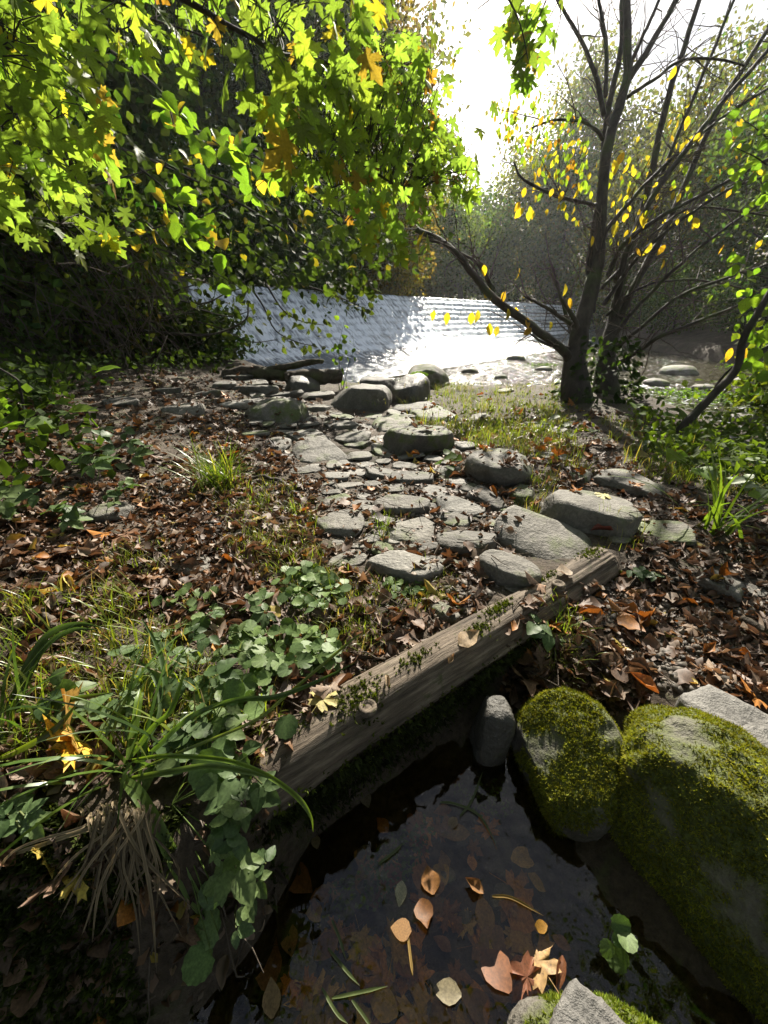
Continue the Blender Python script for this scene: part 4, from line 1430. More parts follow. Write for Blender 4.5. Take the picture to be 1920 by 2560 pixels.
# branch that hangs in front of the white water, with its own leaves
hb = thing('hanging_branch', 'nearly bare drooping branches with small dark leaves in front of the white water', 'branch', at(380, 800, 7.0))
c3 = lambda x, y: (x / 1.728, 600 + y / 1.728)
LINES = [[(560, 260), (690, 245), (870, 275), (990, 225), (1120, 190)], [(560, 340), (700, 350), (830, 300), (930, 260)], [(540, 380), (700, 400), (850, 410), (950, 400), (1060, 345), (1072, 275)],
         [(600, 300), (760, 330), (950, 380), (1080, 440), (1200, 430)], [(640, 360), (800, 290), (980, 330), (1100, 300)], [(1090, 215), (1140, 290), (1190, 390), (1280, 440), (1370, 460)],
         [(1150, 190), (1220, 300), (1300, 350), (1400, 368)], [(700, 240), (820, 200), (950, 170)], [(680, 300), (720, 380), (780, 470), (900, 420)],
         [(1300, 190), (1420, 230), (1520, 270), (1600, 310)], [(1450, 170), (1560, 190), (1620, 230)]]
leafP = []
for i, ln in enumerate(LINES):
    P = smooth_poly(np.array([at(*c3(x, y), 6.6 + .12 * i + .05 * j) for j, (x, y) in enumerate(ln)]), 4)
    V, Fc = tube(P, np.linspace(.020, .006, len(P)) if i not in (2,) else np.linspace(.028, .014, len(P)), 5)
    part('branch', V, Fc, M_BARK_DARK, hb)
    for q in range(26 if i in (5, 6, 9, 10) else 7):
        s = P[R.integers(len(P) // 3, len(P))]
        leafP.append(s + R.normal(0, .09, 3))
leafP = np.array(leafP)
T_small = []
for v in range(4):
    tp = T_OVATE[v]
    t = np.clip(np.array([.05, .07, .015]) * R.uniform(.7, 1.6), 0, 1)
    me = mk_mesh('leaf', tp[0], tp[1], t[None] * tp[2][:, None])
    me.materials.append(M_BUSH)
    T_small.append(me)


def leaf_parts(root, meshes, pos, rot, sc, name='leaf'):
    base = np.array(root.location)
    for i in range(len(pos)):
        o = bpy.data.objects.new(name, meshes[i % len(meshes)])
        COL.objects.link(o)
        o.parent = root
        M = np.eye(4)
        M[:3, :3] = rot[i] * sc[i]
        M[:3, 3] = pos[i] - base
        o.matrix_basis = Matrix(M.tolist())


n = len(leafP)
leaf_parts(hb, T_small, leafP, rot_tn(norm(R.normal(0, .7, (n, 3)) + [.2, 0, -.8]), R.normal(0, .7, (n, 3)) + [0, -.8, .5]), R.uniform(.10, .17, n))


# ------------------------------------------------------------------ overhanging maple
R = np.random.default_rng(123)
mb = np.array([-4.0, 1.6, float(terrain(np.array([-4.0]), np.array([1.6]))[0])])
maple = thing('maple_tree', 'maple whose long boughs of backlit yellow-green lobed leaves hang over the path', 'tree', mb)
V, Fc = tube(smooth_poly([mb + [0, 0, -.2], mb + [.1, 0, 1.2], mb + [.2, .1, 2.4], mb + [.1, .1, 4.2], mb + [.3, .2, 6]], 4), np.linspace(.24, .1, 17), 12, .03)
part('trunk', V, Fc, M_BARK, maple)
fork = mb + np.array([.15, .05, 3.0])
BR = [
    ([(-300, -260, 1.5), (60, -140, 1.45), (330, -60, 1.45), (463, 0, 1.5), (561, 58, 1.6), (683, 133, 1.75), (770, 255, 1.95), (856, 370, 2.3), (960, 446, 2.6), (1030, 490, 2.8)], .017),
    ([(-300, -200, 1.6), (40, -90, 1.7), (180, -20, 1.7), (295, 5, 1.75), (370, 45, 1.8), (480, 80, 1.9), (560, 112, 2.0)], .010),
    ([(-300, -40, 1.35), (-60, 135, 1.4), (20, 120, 1.45), (62, 95, 1.5), (75, -20, 1.5)], .009),
    ([(-250, -140, 1.4), (75, 0, 1.5), (133, 52, 1.6), (197, 81, 1.7), (260, 88, 1.8), (340, 60, 1.9)], .010),
    ([(-200, 60, 1.35), (0, 250, 1.5), (92, 330, 1.6), (173, 420, 1.75), (230, 520, 1.9)], .008),
    ([(-200, 130, 1.4), (-30, 330, 1.6), (60, 430, 1.75), (150, 560, 1.95)], .008),
    ([(330, -260, 1.6), (560, -80, 1.8), (636, 0, 1.9), (723, 104, 2.1), (746, 231, 2.2), (775, 405, 2.4)], .010),
    ([(500, -260, 1.9), (760, -90, 2.3), (860, -20, 2.5), (903, 40, 2.6), (945, 110, 2.8), (985, 200, 3.0), (1040, 300, 3.1)], .011),
    ([(683, 133, 1.75), (800, 150, 2.3), (920, 210, 2.8), (1020, 240, 3.2), (1075, 290, 3.4)], .008),
    ([(770, 255, 1.95), (800, 380, 2.4), (830, 470, 2.7), (860, 560, 2.9)], .007),
    ([(856, 370, 2.3), (960, 400, 2.8), (1080, 420, 3.2), (1170, 440, 3.4)], .007),
    ([(1030, -300, 2.3), (1180, -120, 2.5), (1260, -20, 2.6), (1300, 60, 2.6), (1320, 150, 2.6)], .009),
    ([(1180, -120, 2.5), (1340, -50, 2.7), (1400, 20, 2.8), (1390, 90, 2.8)], .007),
]
brp = []
for pts, r0 in BR:
    P = smooth_poly(np.array([at(p[0], p[1], p[2] if p[2] < 1.9 else 1.9 + (p[2] - 1.9) * .25) for p in pts]), 5)
    V, Fc = tube(P, np.linspace(r0 * .85, r0 * .25, len(P)), 6, .03)
    part('branch', V, Fc, M_BARK_DARK, maple)
    brp.append(P)
for st in (0, 1, 2, 3, 4, 5, 6, 7, 11):
    P = smooth_poly([fork + [0, 0, .02 * st], (fork + brp[st][0]) / 2 + [0, 0, .35], brp[st][0]], 5)
    V, Fc = tube(P, np.linspace(.05, BR[st][1], len(P)), 7)
    part('bough', V, Fc, M_BARK, maple)
allbr = np.concatenate(brp)
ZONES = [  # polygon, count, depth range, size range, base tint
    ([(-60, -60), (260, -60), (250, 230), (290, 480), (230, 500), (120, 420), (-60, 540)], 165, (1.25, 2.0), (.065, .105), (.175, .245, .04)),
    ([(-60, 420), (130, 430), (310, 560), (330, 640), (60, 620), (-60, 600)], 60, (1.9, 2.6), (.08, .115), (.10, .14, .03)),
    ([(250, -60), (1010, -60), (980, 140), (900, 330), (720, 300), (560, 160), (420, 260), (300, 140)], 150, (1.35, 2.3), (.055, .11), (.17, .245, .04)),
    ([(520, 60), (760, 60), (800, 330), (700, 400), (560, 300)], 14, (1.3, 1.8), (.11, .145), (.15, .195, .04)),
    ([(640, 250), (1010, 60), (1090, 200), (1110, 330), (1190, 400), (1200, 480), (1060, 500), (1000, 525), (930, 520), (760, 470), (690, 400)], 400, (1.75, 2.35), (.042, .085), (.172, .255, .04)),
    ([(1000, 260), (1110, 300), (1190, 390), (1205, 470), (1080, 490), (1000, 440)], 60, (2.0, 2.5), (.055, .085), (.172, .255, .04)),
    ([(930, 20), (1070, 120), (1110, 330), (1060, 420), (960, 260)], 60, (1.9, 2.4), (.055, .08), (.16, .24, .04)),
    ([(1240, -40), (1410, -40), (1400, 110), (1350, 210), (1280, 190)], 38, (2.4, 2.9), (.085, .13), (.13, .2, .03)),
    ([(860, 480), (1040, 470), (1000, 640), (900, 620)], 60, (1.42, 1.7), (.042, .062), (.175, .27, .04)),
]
mp_pos, mp_sz, mp_tint = [], [], []
for poly, n, (d0, d1), (s0, s1), t0 in ZONES:
    xy = in_poly_sample(poly, n)
    # leaves gather in drooping sprays
    ns = max(6, n // 9)
    ctr = in_poly_sample(poly, ns)
    ctd = R.uniform(d0, d1, ns)
    for i in range(n):
        j = R.integers(ns)
        if R.random() < .5:
            q = ctr[j] * .72 + xy[i] * .28 if R.random() < .5 else ctr[j] + R.normal(0, 48, 2) * np.array([1, 1.2])
            d = np.clip(ctd[j] + R.normal(0, .10), d0 - .1, d1 + .2)
        else:
            q, d = xy[i], R.uniform(d0, d1)
        mp_pos.append(at(q[0], q[1], d))
        mp_sz.append(R.uniform(s0, s1))
        hue = R.random()
        t = np.array(t0) * R.uniform(.75, 1.25)
        if hue < .045:
            t = np.array([.34, .25, .02]) * R.uniform(.8, 1.1)
        elif hue < .07:
            t = np.array([.30, .15, .025]) * R.uniform(.7, 1.1)
        elif hue < .28:
            t = t * np.array([1.25, 1.05, .9])
        mp_tint.append(t)
mp_pos, mp_sz, mp_tint = np.array(mp_pos), np.array(mp_sz), np.array(mp_tint)
n = len(mp_pos)
out_dir = norm(np.stack([mp_pos[:, 0] - mb[0], mp_pos[:, 1] - mb[1], np.zeros(n)], -1))
tip = norm(out_dir * R.uniform(.1, .9, (n, 1)) + R.normal(0, .45, (n, 3)) + np.array([0, 0, -.75]))
nrm = norm(R.normal(0, .55, (n, 3)) + np.array([.15, -.75, .35]))
rots = rot_tn(tip, nrm)
app = mp_sz / ((mp_pos - CAM) @ FWD)
order = np.argsort(-app)
big, rest = order[:300], order[300:]
# shared leaf meshes: shape x colour
pal = [np.array(c) for c in ((.172, .245, .038), (.14, .20, .032), (.205, .27, .042), (.34, .28, .03), (.10, .14, .02), (.26, .17, .03), (.22, .27, .035), (.14, .23, .03))]
leaf_me = {}
for s in range(len(T_MAPLE)):
    for c in range(len(pal)):
        tp = T_MAPLE[s]
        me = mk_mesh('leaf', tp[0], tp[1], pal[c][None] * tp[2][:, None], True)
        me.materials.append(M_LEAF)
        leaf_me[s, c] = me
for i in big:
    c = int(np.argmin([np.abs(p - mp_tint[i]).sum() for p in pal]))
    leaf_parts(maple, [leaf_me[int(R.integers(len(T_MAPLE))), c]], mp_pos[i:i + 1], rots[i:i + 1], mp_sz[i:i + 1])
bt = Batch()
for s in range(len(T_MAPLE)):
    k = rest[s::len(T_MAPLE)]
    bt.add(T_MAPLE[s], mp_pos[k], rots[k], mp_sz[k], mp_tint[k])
# further leaves of the same crown, above and outside the view, that throw dappled shade
nx = 160
pos = mb + np.stack([R.uniform(-2, 3.4, nx), R.uniform(-1.5, 4.5, nx), R.uniform(3.3, 6.5, nx)], -1)
px_, py_, dp_ = to_px(pos)
pos = pos[(py_ < -60) | (dp_ < .3)]
k = len(pos)
bt.add(T_MAPLE_LO[0], pos, rot_tn(norm(R.normal(0, .6, (k, 3)) + [0, 0, -.5]), R.normal(0, .5, (k, 3)) + [0, -.2, 1]), R.uniform(.12, .2, k), np.array([.14, .22, .018]) * R.uniform(.7, 1.3, (k, 1)))
bt.part('foliage', M_LEAF, maple, kind='stuff')
# twigs from the branches to the leaves
bt = Batch()
for i in order[:900]:
    p = mp_pos[i] - rots[i][:, 1] * 0
    d2 = ((allbr - p) ** 2).sum(1)
    j = int(np.argmin(d2))
    if d2[j] > .45 ** 2:
        continue
    a = allbr[j]
    mid = (a + p) / 2 + np.array([0, 0, .04]) + R.normal(0, .02, 3)
    V, Fc = tube(smooth_poly([a, mid, p], 2), np.linspace(.0032, .0014, 5), 3, cap=False)
    bt.raw(V, Fc, (1, 1, 1))
bt.part('twig', M_BARK_DARK, maple, kind='stuff')

# a leafy hazel spray lower down, bright in the sun
hz = thing('hazel_branch', 'slender branch of toothed oval bright green leaves below the maple boughs', 'branch', at(430, 300, 4.2))
P1 = smooth_poly(np.array([at(*p) for p in [(380, 250, 4.3), (450, 290, 4.1), (520, 345, 3.9), (590, 380, 3.7), (660, 400, 3.6)]]), 4)
P2 = smooth_poly(np.array([at(*p) for p in [(180, 480, 5.2), (320, 440, 5.0), (450, 400, 4.9), (570, 340, 4.8)]]), 4)
P3 = smooth_poly(np.array([at(*p) for p in [(300, 600, 5.4), (420, 560, 5.2), (560, 520, 5.0), (690, 430, 4.8)]]), 4)
P4 = smooth_poly(np.array([at(*p) for p in [(280, 130, 2.6), (345, 180, 2.5), (410, 240, 2.4), (440, 330, 2.4)]]), 4)
P5 = smooth_poly(np.array([at(*p) for p in [(350, 420, 4.0), (420, 480, 4.0), (480, 560, 3.9), (560, 640, 3.9)]]), 4)
for P in (P1, P2, P3, P4, P5):
    V, Fc = tube(P, np.linspace(.012, .003, len(P)), 5)
    part('stem', V, Fc, M_BARK_DARK, hz)
hzm = []
for v in range(6):
    tp = tpl_fan(ovate(.40, 8, .06), (0, .45), curl=-.3, fold=.15, droop=.2, rough=.01)
    t = np.array([(.13, .21, .02), (.10, .18, .018), (.16, .24, .02), (.08, .14, .016), (.11, .2, .018), (.4, .27, .03)][v])
    me = mk_mesh('leaf', tp[0], tp[1], t[None] * tp[2][:, None], True)
    me.materials.append(M_LEAF)
    hzm.append(me)
ps, sz = [], []
for P, k, s in ((P1, 34, .17), (P2, 16, .16), (P3, 40, .17), (P4, 9, .10), (P5, 30, .16)):
    for q in range(k):
        ps.append(P[R.integers(1, len(P))] + R.normal(0, .07, 3))
        sz.append(s * R.uniform(.7, 1.2))
n = len(ps)
leaf_parts(hz, hzm, np.array(ps), rot_tn(norm(R.normal(0, .6, (n, 3)) + [.5, -.2, -.5]), R.normal(0, .45, (n, 3)) + [0, -.6, .7]), np.array(sz))

# darker leafy boughs farther back, over the near end of the weir
R = np.random.default_rng(321)
hb2 = thing('hazel_bough', 'layered dark green leafy boughs reaching out over the near part of the white water', 'branch', at(250, 420, 6.4))
bp = []
for pts in [[(200, 330, 6.6), (420, 420, 6.3), (620, 520, 6.0), (800, 640, 5.8), (860, 700, 5.7)], [(250, 480, 6.8), (450, 540, 6.5), (600, 610, 6.3), (720, 690, 6.2)], [(420, 300, 6.4), (620, 380, 6.2), (820, 520, 6.0), (980, 640, 5.9)],
            [(520, 330, 6.9), (760, 430, 6.7), (900, 540, 6.6), (1010, 600, 6.5)], [(150, 520, 7), (330, 600, 6.9), (480, 650, 6.7), (600, 720, 6.6)], [(300, 380, 7.2), (560, 450, 7.2), (740, 560, 7.1), (880, 640, 7.0)]]:
    P = smooth_poly(np.array([at(*p) for p in pts]), 5)
    V, Fc = tube(P, np.linspace(.022, .006, len(P)), 5)
    part('bough', V, Fc, M_BARK_DARK, hb2)
    bp.append(P)
bt = Batch()
for P in bp:
    n = 210
    i = R.integers(2, len(P), n)
    pos = P[i] + R.normal(0, 1, (n, 3)) * np.array([.28, .28, .15]) - np.array([0, 0, .05])
    tt = np.array([.045, .075, .018]) * R.uniform(.5, 1.5, (n, 1))
    yl = R.random(n) < .06
    tt[yl] = np.array([.26, .22, .03])
    for k in range(4):
        s_ = np.arange(k, n, 4)
        bt.add(T_OVATE[k], pos[s_], rot_tn(norm(R.normal(0, .6, (len(s_), 3)) + [.4, -.2, -.6]), R.normal(0, .5, (len(s_), 3)) + [0, -.5, .8]), R.uniform(.10, .19, len(s_)), tt[s_])
bt.part('foliage', M_BUSH, hb2, kind='stuff')

# ------------------------------------------------------------------ many-stemmed tree at the water's edge
R = np.random.default_rng(55)
tb = gp(1440, 1000)
D0 = float((tb - CAM) @ FWD)
tree = thing('multi_stemmed_tree', 'many-stemmed bare-branched tree with a few yellow leaves at the river bank', 'tree', tb)
pxw = D0 / F
V, Fc = tube(smooth_poly([at(1452, 1030, D0) + [0, 0, -.1], at(1440, 985, D0), at(1436, 940, D0), at(1440, 890, D0), at(1452, 820, D0), at(1470, 750, D0), at(1482, 690, D0)], 4), np.interp(np.linspace(0, 1, 25), [0, .1, .35, .6, 1], [54 * pxw, 37 * pxw, 29 * pxw, 22 * pxw, 14 * pxw]), 16, .02)
V = V + .035 * fbm(V * 5, 3)[:, None]
part('trunk', V, Fc, M_BARK, tree)
V, Fc = tube(smooth_poly([at(1530, 1040, D0 + .25) + [0, 0, -.1], at(1515, 960, D0 + .25), at(1520, 880, D0 + .25), at(1535, 800, D0 + .3), at(1552, 720, D0 + .3)], 4), np.interp(np.linspace(0, 1, 17), [0, .4, 1], [40 * pxw, 24 * pxw, 12 * pxw]), 12, .03)
V = V + .035 * fbm(V * 5, 3)[:, None]
part('trunk', V, Fc, M_BARK, tree)
STEMS = [  # pixel polyline, depth offset at end, start radius px, end radius px
    ([(1470, 780), (1485, 700), (1497, 640), (1504, 520), (1517, 376), (1552, 250), (1570, 190), (1568, 115), (1567, -40)], .0, 20, 12),
    ([(1465, 790), (1472, 720), (1476, 640), (1503, 463), (1514, 324), (1533, 214), (1553, 115), (1556, -40)], .25, 13, 8),
    ([(1570, 200), (1614, 133), (1654, 64), (1720, -50)], -.1, 11, 7),
    ([(1576, 160), (1608, 87), (1668, -40)], .1, 7, 5),
    ([(1514, 240), (1515, 115), (1504, 52), (1494, -40)], .1, 7, 5),
    ([(1510, 290), (1496, 210), (1481, 168), (1458, 110), (1405, 20), (1380, -40)], -.2, 8, 4),
    ([(1535, 800), (1555, 700), (1568, 640), (1614, 492), (1666, 260), (1706, 133), (1760, -40)], .3, 15, 8),
    ([(1530, 820), (1548, 720), (1570, 620), (1640, 480), (1741, 340), (1828, 231), (1960, 80)], -.3, 11, 6),
    ([(1545, 800), (1600, 690), (1654, 590), (1712, 463), (1793, 278), (1874, 145), (1960, 10)], .2, 13, 7),
    ([(1500, 650), (1515, 579), (1580, 500), (1654, 422), (1782, 312), (1970, 190)], -.1, 8, 4),
    ([(1520, 690), (1560, 610), (1654, 540), (1770, 480), (1970, 370)], -.5, 8, 4),
    ([(1565, 245), (1610, 215), (1649, 191), (1700, 152), (1790, 148), (1860, 165)], -.1, 6, 3),
    ([(1508, 350), (1481, 318), (1440, 301), (1377, 301), (1330, 320)], -.2, 6, 3),
    ([(1490, 512), (1469, 509), (1377, 486), (1307, 446), (1284, 405)], -.3, 6, 3),
    ([(1425, 905), (1412, 880), (1365, 843), (1307, 797), (1238, 750), (1191, 698), (1151, 646), (1099, 600), (1041, 573)], -.5, 15, 8),
    ([(1238, 750), (1215, 690), (1190, 655), (1140, 628)], -.5, 8, 3),
    ([(1151, 646), (1120, 610), (1065, 600)], -.5, 6, 4),
    ([(1455, 830), (1400, 790), (1350, 760), (1310, 740)], -.3, 8, 3),
    ([(1450, 840), (1432, 790), (1405, 750), (1390, 700)], -.3, 9, 3),
    ([(1425, 870), (1360, 860), (1330, 835), (1300, 830)], -.3, 6, 2),
    ([(1440, 860), (1420, 800), (1395, 720), (1380, 660)], .2, 8, 3),
    ([(1545, 910), (1600, 875), (1654, 840), (1780, 790), (1960, 720)], -.6, 9, 3),
    ([(1530, 880), (1600, 820), (1700, 740), (1830, 690), (1960, 650)], -.4, 7, 3),
    ([(1520, 860), (1600, 760), (1700, 660), (1800, 580), (1960, 470)], -.5, 7, 3),
    ([(1510, 760), (1590, 650), (1690, 560), (1830, 470), (1970, 430)], -.2, 7, 3),
    ([(1505, 720), (1580, 640), (1640, 580), (1740, 520), (1960, 545)], .2, 6, 3),
    ([(1515, 790), (1600, 720), (1740, 700), (1960, 745)], -.2, 5, 2),
    ([(1540, 700), (1600, 560), (1660, 420), (1760, 180), (1850, -40)], .5, 9, 5),
]
stemP = []
for pts, dz, r0, r1 in STEMS:
    k = len(pts)
    P = smooth_poly(np.array([at(p[0], p[1], D0 + dz * min(1, 2.0 * i / (k - 1)) + (.25 if 1510 < pts[0][0] < 1550 and pts[0][1] > 690 else 0) * (1 - i / (k - 1))) for i, p in enumerate(pts)]), 6)
    P[2:-1] += .008 * np.stack([fbm(P[2:-1] * 6 + j * 9, 2) for j in range(3)], -1) * 2
    V, Fc = tube(P, np.linspace(r0 * .78, r1 * .72, len(P)) * pxw, 8, .02)
    part('stem', V, Fc, M_BARK, tree)
    stemP.append(P)
bt = Batch()
twP = []
for P in stemP:
    L = np.linalg.norm(np.diff(P, axis=0), axis=1).sum()
    for k in range(int(L * 6.5)):
        i = R.integers(2, len(P) - 1)
        d = norm(P[i] - P[i - 1])
        v = norm(d * .6 + R.normal(0, .55, 3) + np.array([0, 0, .15]))
        ln = R.uniform(.25, .85)
        Q = P[i] + v * ln * np.linspace(0, 1, 6)[:, None]
        Q += np.cumsum(R.normal(0, .018, Q.shape), 0)
        V, Fc = tube(Q, np.linspace(.009, .003, 6), 4, cap=False)
        bt.raw(V, Fc, (1, 1, 1))
        twP.append(Q)
        if R.random() < .6:
            Q2 = Q[3] + norm(v + R.normal(0, .6, 3)) * ln * .6 * np.linspace(0, 1, 4)[:, None]
            V, Fc = tube(Q2, np.linspace(.005, .0025, 4), 3, cap=False)
            bt.raw(V, Fc, (1, 1, 1))
bt.part('twig', M_TWIG, tree, kind='stuff')
ym = []
for v, c in enumerate([(.42, .30, .02), (.36, .28, .025), (.45, .26, .02), (.25, .27, .02), (.16, .24, .02), (.4, .2, .02)]):
    tp = tpl_strip(.27, 6, fold=.18, bend=(-.6, -.9, .4, -.3, -.7, .6)[v], wave=.05)
    me = mk_mesh('leaf', tp[0], tp[1], np.array(c)[None] * tp[2][:, None], True)
    me.materials.append(M_LEAF)
    ym.append(me)
ps, cs_, sz = [], [], []
for poly, n, dr, s, ch in [
        ([(1235, 240), (1330, 210), (1470, 300), (1480, 480), (1330, 420), (1230, 320)], 230, (-.6, .6), (.06, .115), [1, 3, 4, 5, 4]),
        ([(1330, 390), (1500, 400), (1500, 560), (1300, 540)], 40, (-.5, .4), (.08, .14), [0, 1, 3, 4]),
        ([(1540, 340), (1920, 160), (1920, 420), (1740, 560), (1540, 560)], 85, (-.8, .6), (.07, .13), [0, 1, 2, 0, 3]),
        ([(1520, 420), (1760, 400), (1720, 600), (1530, 640)], 50, (-.4, .8), (.07, .13), [0, 1, 3, 4])]:
    for q in in_poly_sample(poly, n):
        ps.append(at(q[0], q[1], D0 + R.uniform(*dr)))
        cs_.append(ch[R.integers(len(ch))])
        sz.append(R.uniform(*s))
for x, y in [(1318, 795), (1195, 775), (1230, 735), (1265, 728), (1290, 768), (1180, 780), (1225, 808), (1085, 776), (1120, 780), (1298, 670), (1413, 709), (1375, 805), (1424, 745), (1210, 662), (1225, 722),
             (1448, 468), (1535, 400), (1560, 380), (1663, 612), (1835, 620), (1810, 612), (1906, 600), (1742, 548), (1628, 607), (1590, 620), (1720, 290), (1690, 165), (1830, 870), (1866, 870), (1660, 650), (1735, 545), (1540, 560), (1600, 540),
             (1270, 772), (1328, 820), (1480, 590), (1390, 420), (1370, 425), (1300, 505), (1310, 520), (1245, 815)]:
    ps.append(at(x, y, D0 - .5 + R.normal(0, .1)))
    cs_.append([0, 1, 2, 0][R.integers(4)])
    sz.append(R.uniform(.13, .19))
ps = np.array(ps)
n = len(ps)
rt = rot_tn(norm(R.normal(0, .35, (n, 3)) + [0, 0, -1.0]), R.normal(0, .6, (n, 3)) + [0, -.8, .1])
for i in range(n):
    leaf_parts(tree, [ym[cs_[i]]], ps[i:i + 1], rt[i:i + 1], [sz[i]])
# ivy and suckers round the foot
bt = Batch()
n = 800
th_ = R.uniform(0, 2 * math.pi, n)
hh = R.uniform(0, 1, n) ** 2.2
cx_ = at(1475, 990, D0 + .1)
P = cx_ + np.stack([np.cos(th_) * (.62 - .3 * hh) * R.uniform(.75, 1.1, n), np.sin(th_) * (.5 - .25 * hh) * R.uniform(.75, 1.1, n), hh * .95 - .12], -1)
P[:, 0] += .12
bt.add(T_OV_LO[1], P, rot_tn(norm(np.stack([np.cos(th_), np.sin(th_), -.5 + 0 * th_], -1) + R.normal(0, .5, (n, 3))), R.normal(0, .5, (n, 3)) + [0, -.4, .8]), R.uniform(.06, .13, n),
       np.array([.03, .055, .015]) * R.uniform(.5, 1.7, (n, 1)))
bt.part('ivy', M_BUSH, tree, kind='stuff')

sap = thing('leaning_sapling', 'dark leaning bare stem crossing in front of the river at the frame edge', 'sapling', gp(1690, 1095))
D1 = float((np.array(sap.location) - CAM) @ FWD)
for pts, r0, r1 in [([(1680, 1110), (1700, 1075), (1770, 1000), (1840, 924), (1858, 850), (1890, 790), (1980, 640)], 11, 7), ([(1840, 924), (1885, 892), (1980, 830)], 8, 6), ([(1780, 990), (1800, 950), (1850, 900)], 4, 2)]:
    P = smooth_poly(np.array([at(p[0], p[1], D1 - .06 * i) for i, p in enumerate(pts)]), 5)
    V, Fc = tube(P, np.linspace(r0, r1, len(P)) * D1 / F, 8, .02)
    part('stem', V, Fc, M_BARK_DARK, sap)
ps = np.array([at(1860 + 60 * R.random(), 730 + 260 * R.random(), D1 - .3 + .3 * R.random()) for k in range(26)])
n = len(ps)
leaf_parts(sap, [hzm[0], hzm[2], hzm[1]], ps, rot_tn(norm(R.normal(0, .5, (n, 3)) + [0, 0, -.7]), R.normal(0, .5, (n, 3)) + [0, -.8, .4]), R.uniform(.10, .19, n))

# sunlit foliage reaching in from the right-hand frame edge
R = np.random.default_rng(654)
rs = thing('green_shrub', 'bright yellow-green leafy shrub branches reaching in beside the slanting stems at the frame edge', 'shrub', at(2050, 900, 5.2))
bt = Batch()
ps = []
for pts in [[(2080, 620), (2000, 480), (1900, 400), (1840, 370)], [(2080, 560), (1990, 420), (1900, 330), (1860, 300)], [(2080, 640), (1980, 520), (1880, 470)], [(2080, 760), (1990, 720), (1900, 690), (1850, 680)], [(2080, 820), (1980, 790), (1890, 770)], [(2050, 900), (2060, 760), (2070, 620)]]:
    P = smooth_poly(np.array([at(x, y, 5.2 - .05 * i) for i, (x, y) in enumerate(pts)]), 5)
    V, Fc = tube(P, np.linspace(.016, .004, len(P)), 5)
    part('stem', V, Fc, M_BARK_DARK, rs)
    for q in range(46):
        ps.append(P[R.integers(2, len(P))] + R.normal(0, .14, 3))
ps = np.array(ps)
n = len(ps)
leaf_parts(rs, [hzm[0], hzm[2], hzm[1], hzm[4]], ps, rot_tn(norm(R.normal(0, .6, (n, 3)) + [-.2, 0, -.6]), R.normal(0, .5, (n, 3)) + [0, -.7, .5]), R.uniform(.08, .15, n))


# ------------------------------------------------------------------ ground cover
R = np.random.default_rng(99)
RB = BVHTree.FromPolygons(np.concatenate(ROCK_BVH_V).tolist(), np.concatenate(ROCK_BVH_F).tolist())


def drop(xy, on_rock=True):
    """height of whatever lies highest at these places; True where that is stone or timber"""
    z = terrain(xy[:, 0], xy[:, 1])
    hit = np.zeros(len(xy), bool)
    for i, (x, y) in enumerate(xy):
        h, nn, f, d = RB.ray_cast(Vector((x, y, 3.0)), Vector((0, 0, -1)))
        if h is not None and h.z > z[i]:
            z[i] = h.z
            hit[i] = True
    return z, hit


def ground_in(poly, n):
    xy = in_poly_sample(poly, n)
    P = np.array([gp(a, b) for a, b in xy])
    P = P + R.normal(0, .01, P.shape) * [1, 1, 0]
    return P


BROWN = np.array([(.115, .070, .046), (.155, .095, .062), (.22, .155, .108), (.29, .215, .155), (.075, .048, .034), (.17, .095, .052), (.32, .13, .025), (.38, .29, .06), (.24, .165, .128)])
BW = np.array([.2, .2, .14, .09, .16, .1, .05, .02, .04])

# areas of litter: image polygon, how many leaves
LIT = [
    ([(-60, 960), (330, 930), (600, 1000), (640, 1200), (480, 1330), (-60, 1330)], 1250),
    ([(-60, 1330), (480, 1330), (700, 1380), (560, 1500), (300, 1560), (-60, 1560)], 620),
    ([(330, 930), (700, 930), (860, 1050), (700, 1200), (560, 1160)], 620),
    ([(560, 1160), (1300, 1160), (1300, 1400), (700, 1400)], 520),
    ([(860, 1030), (1300, 1030), (1600, 1200), (1300, 1240), (950, 1150)], 420),
    ([(1250, 1000), (1700, 1050), (1750, 1300), (1400, 1200)], 380),
    ([(1560, 1250), (1960, 1250), (1960, 1760), (1720, 1720), (1600, 1560), (1300, 1640), (1260, 1560), (1560, 1430)], 640),
    ([(700, 1400), (1250, 1420), (1200, 1540), (900, 1700), (760, 1830), (560, 1980), (600, 1800), (820, 1500)], 360),
    ([(1240, 1600), (1640, 1600), (1600, 1780), (1250, 1760)], 190),
    ([(-60, 1560), (260, 1560), (280, 1960), (-60, 2000)], 170),
    ([(-60, 2080), (300, 2060), (520, 2200), (500, 2500), (-60, 2560)], 46),
]
LIT += [([(430, 1200), (800, 1200), (780, 1420), (430, 1420)], 420), ([(380, 1420), (720, 1430), (700, 1600), (380, 1600)], 260)]
LP, = [[]]
for poly, n in LIT:
    P = ground_in(poly, n)
    LP.append(P)
LP = np.concatenate(LP)
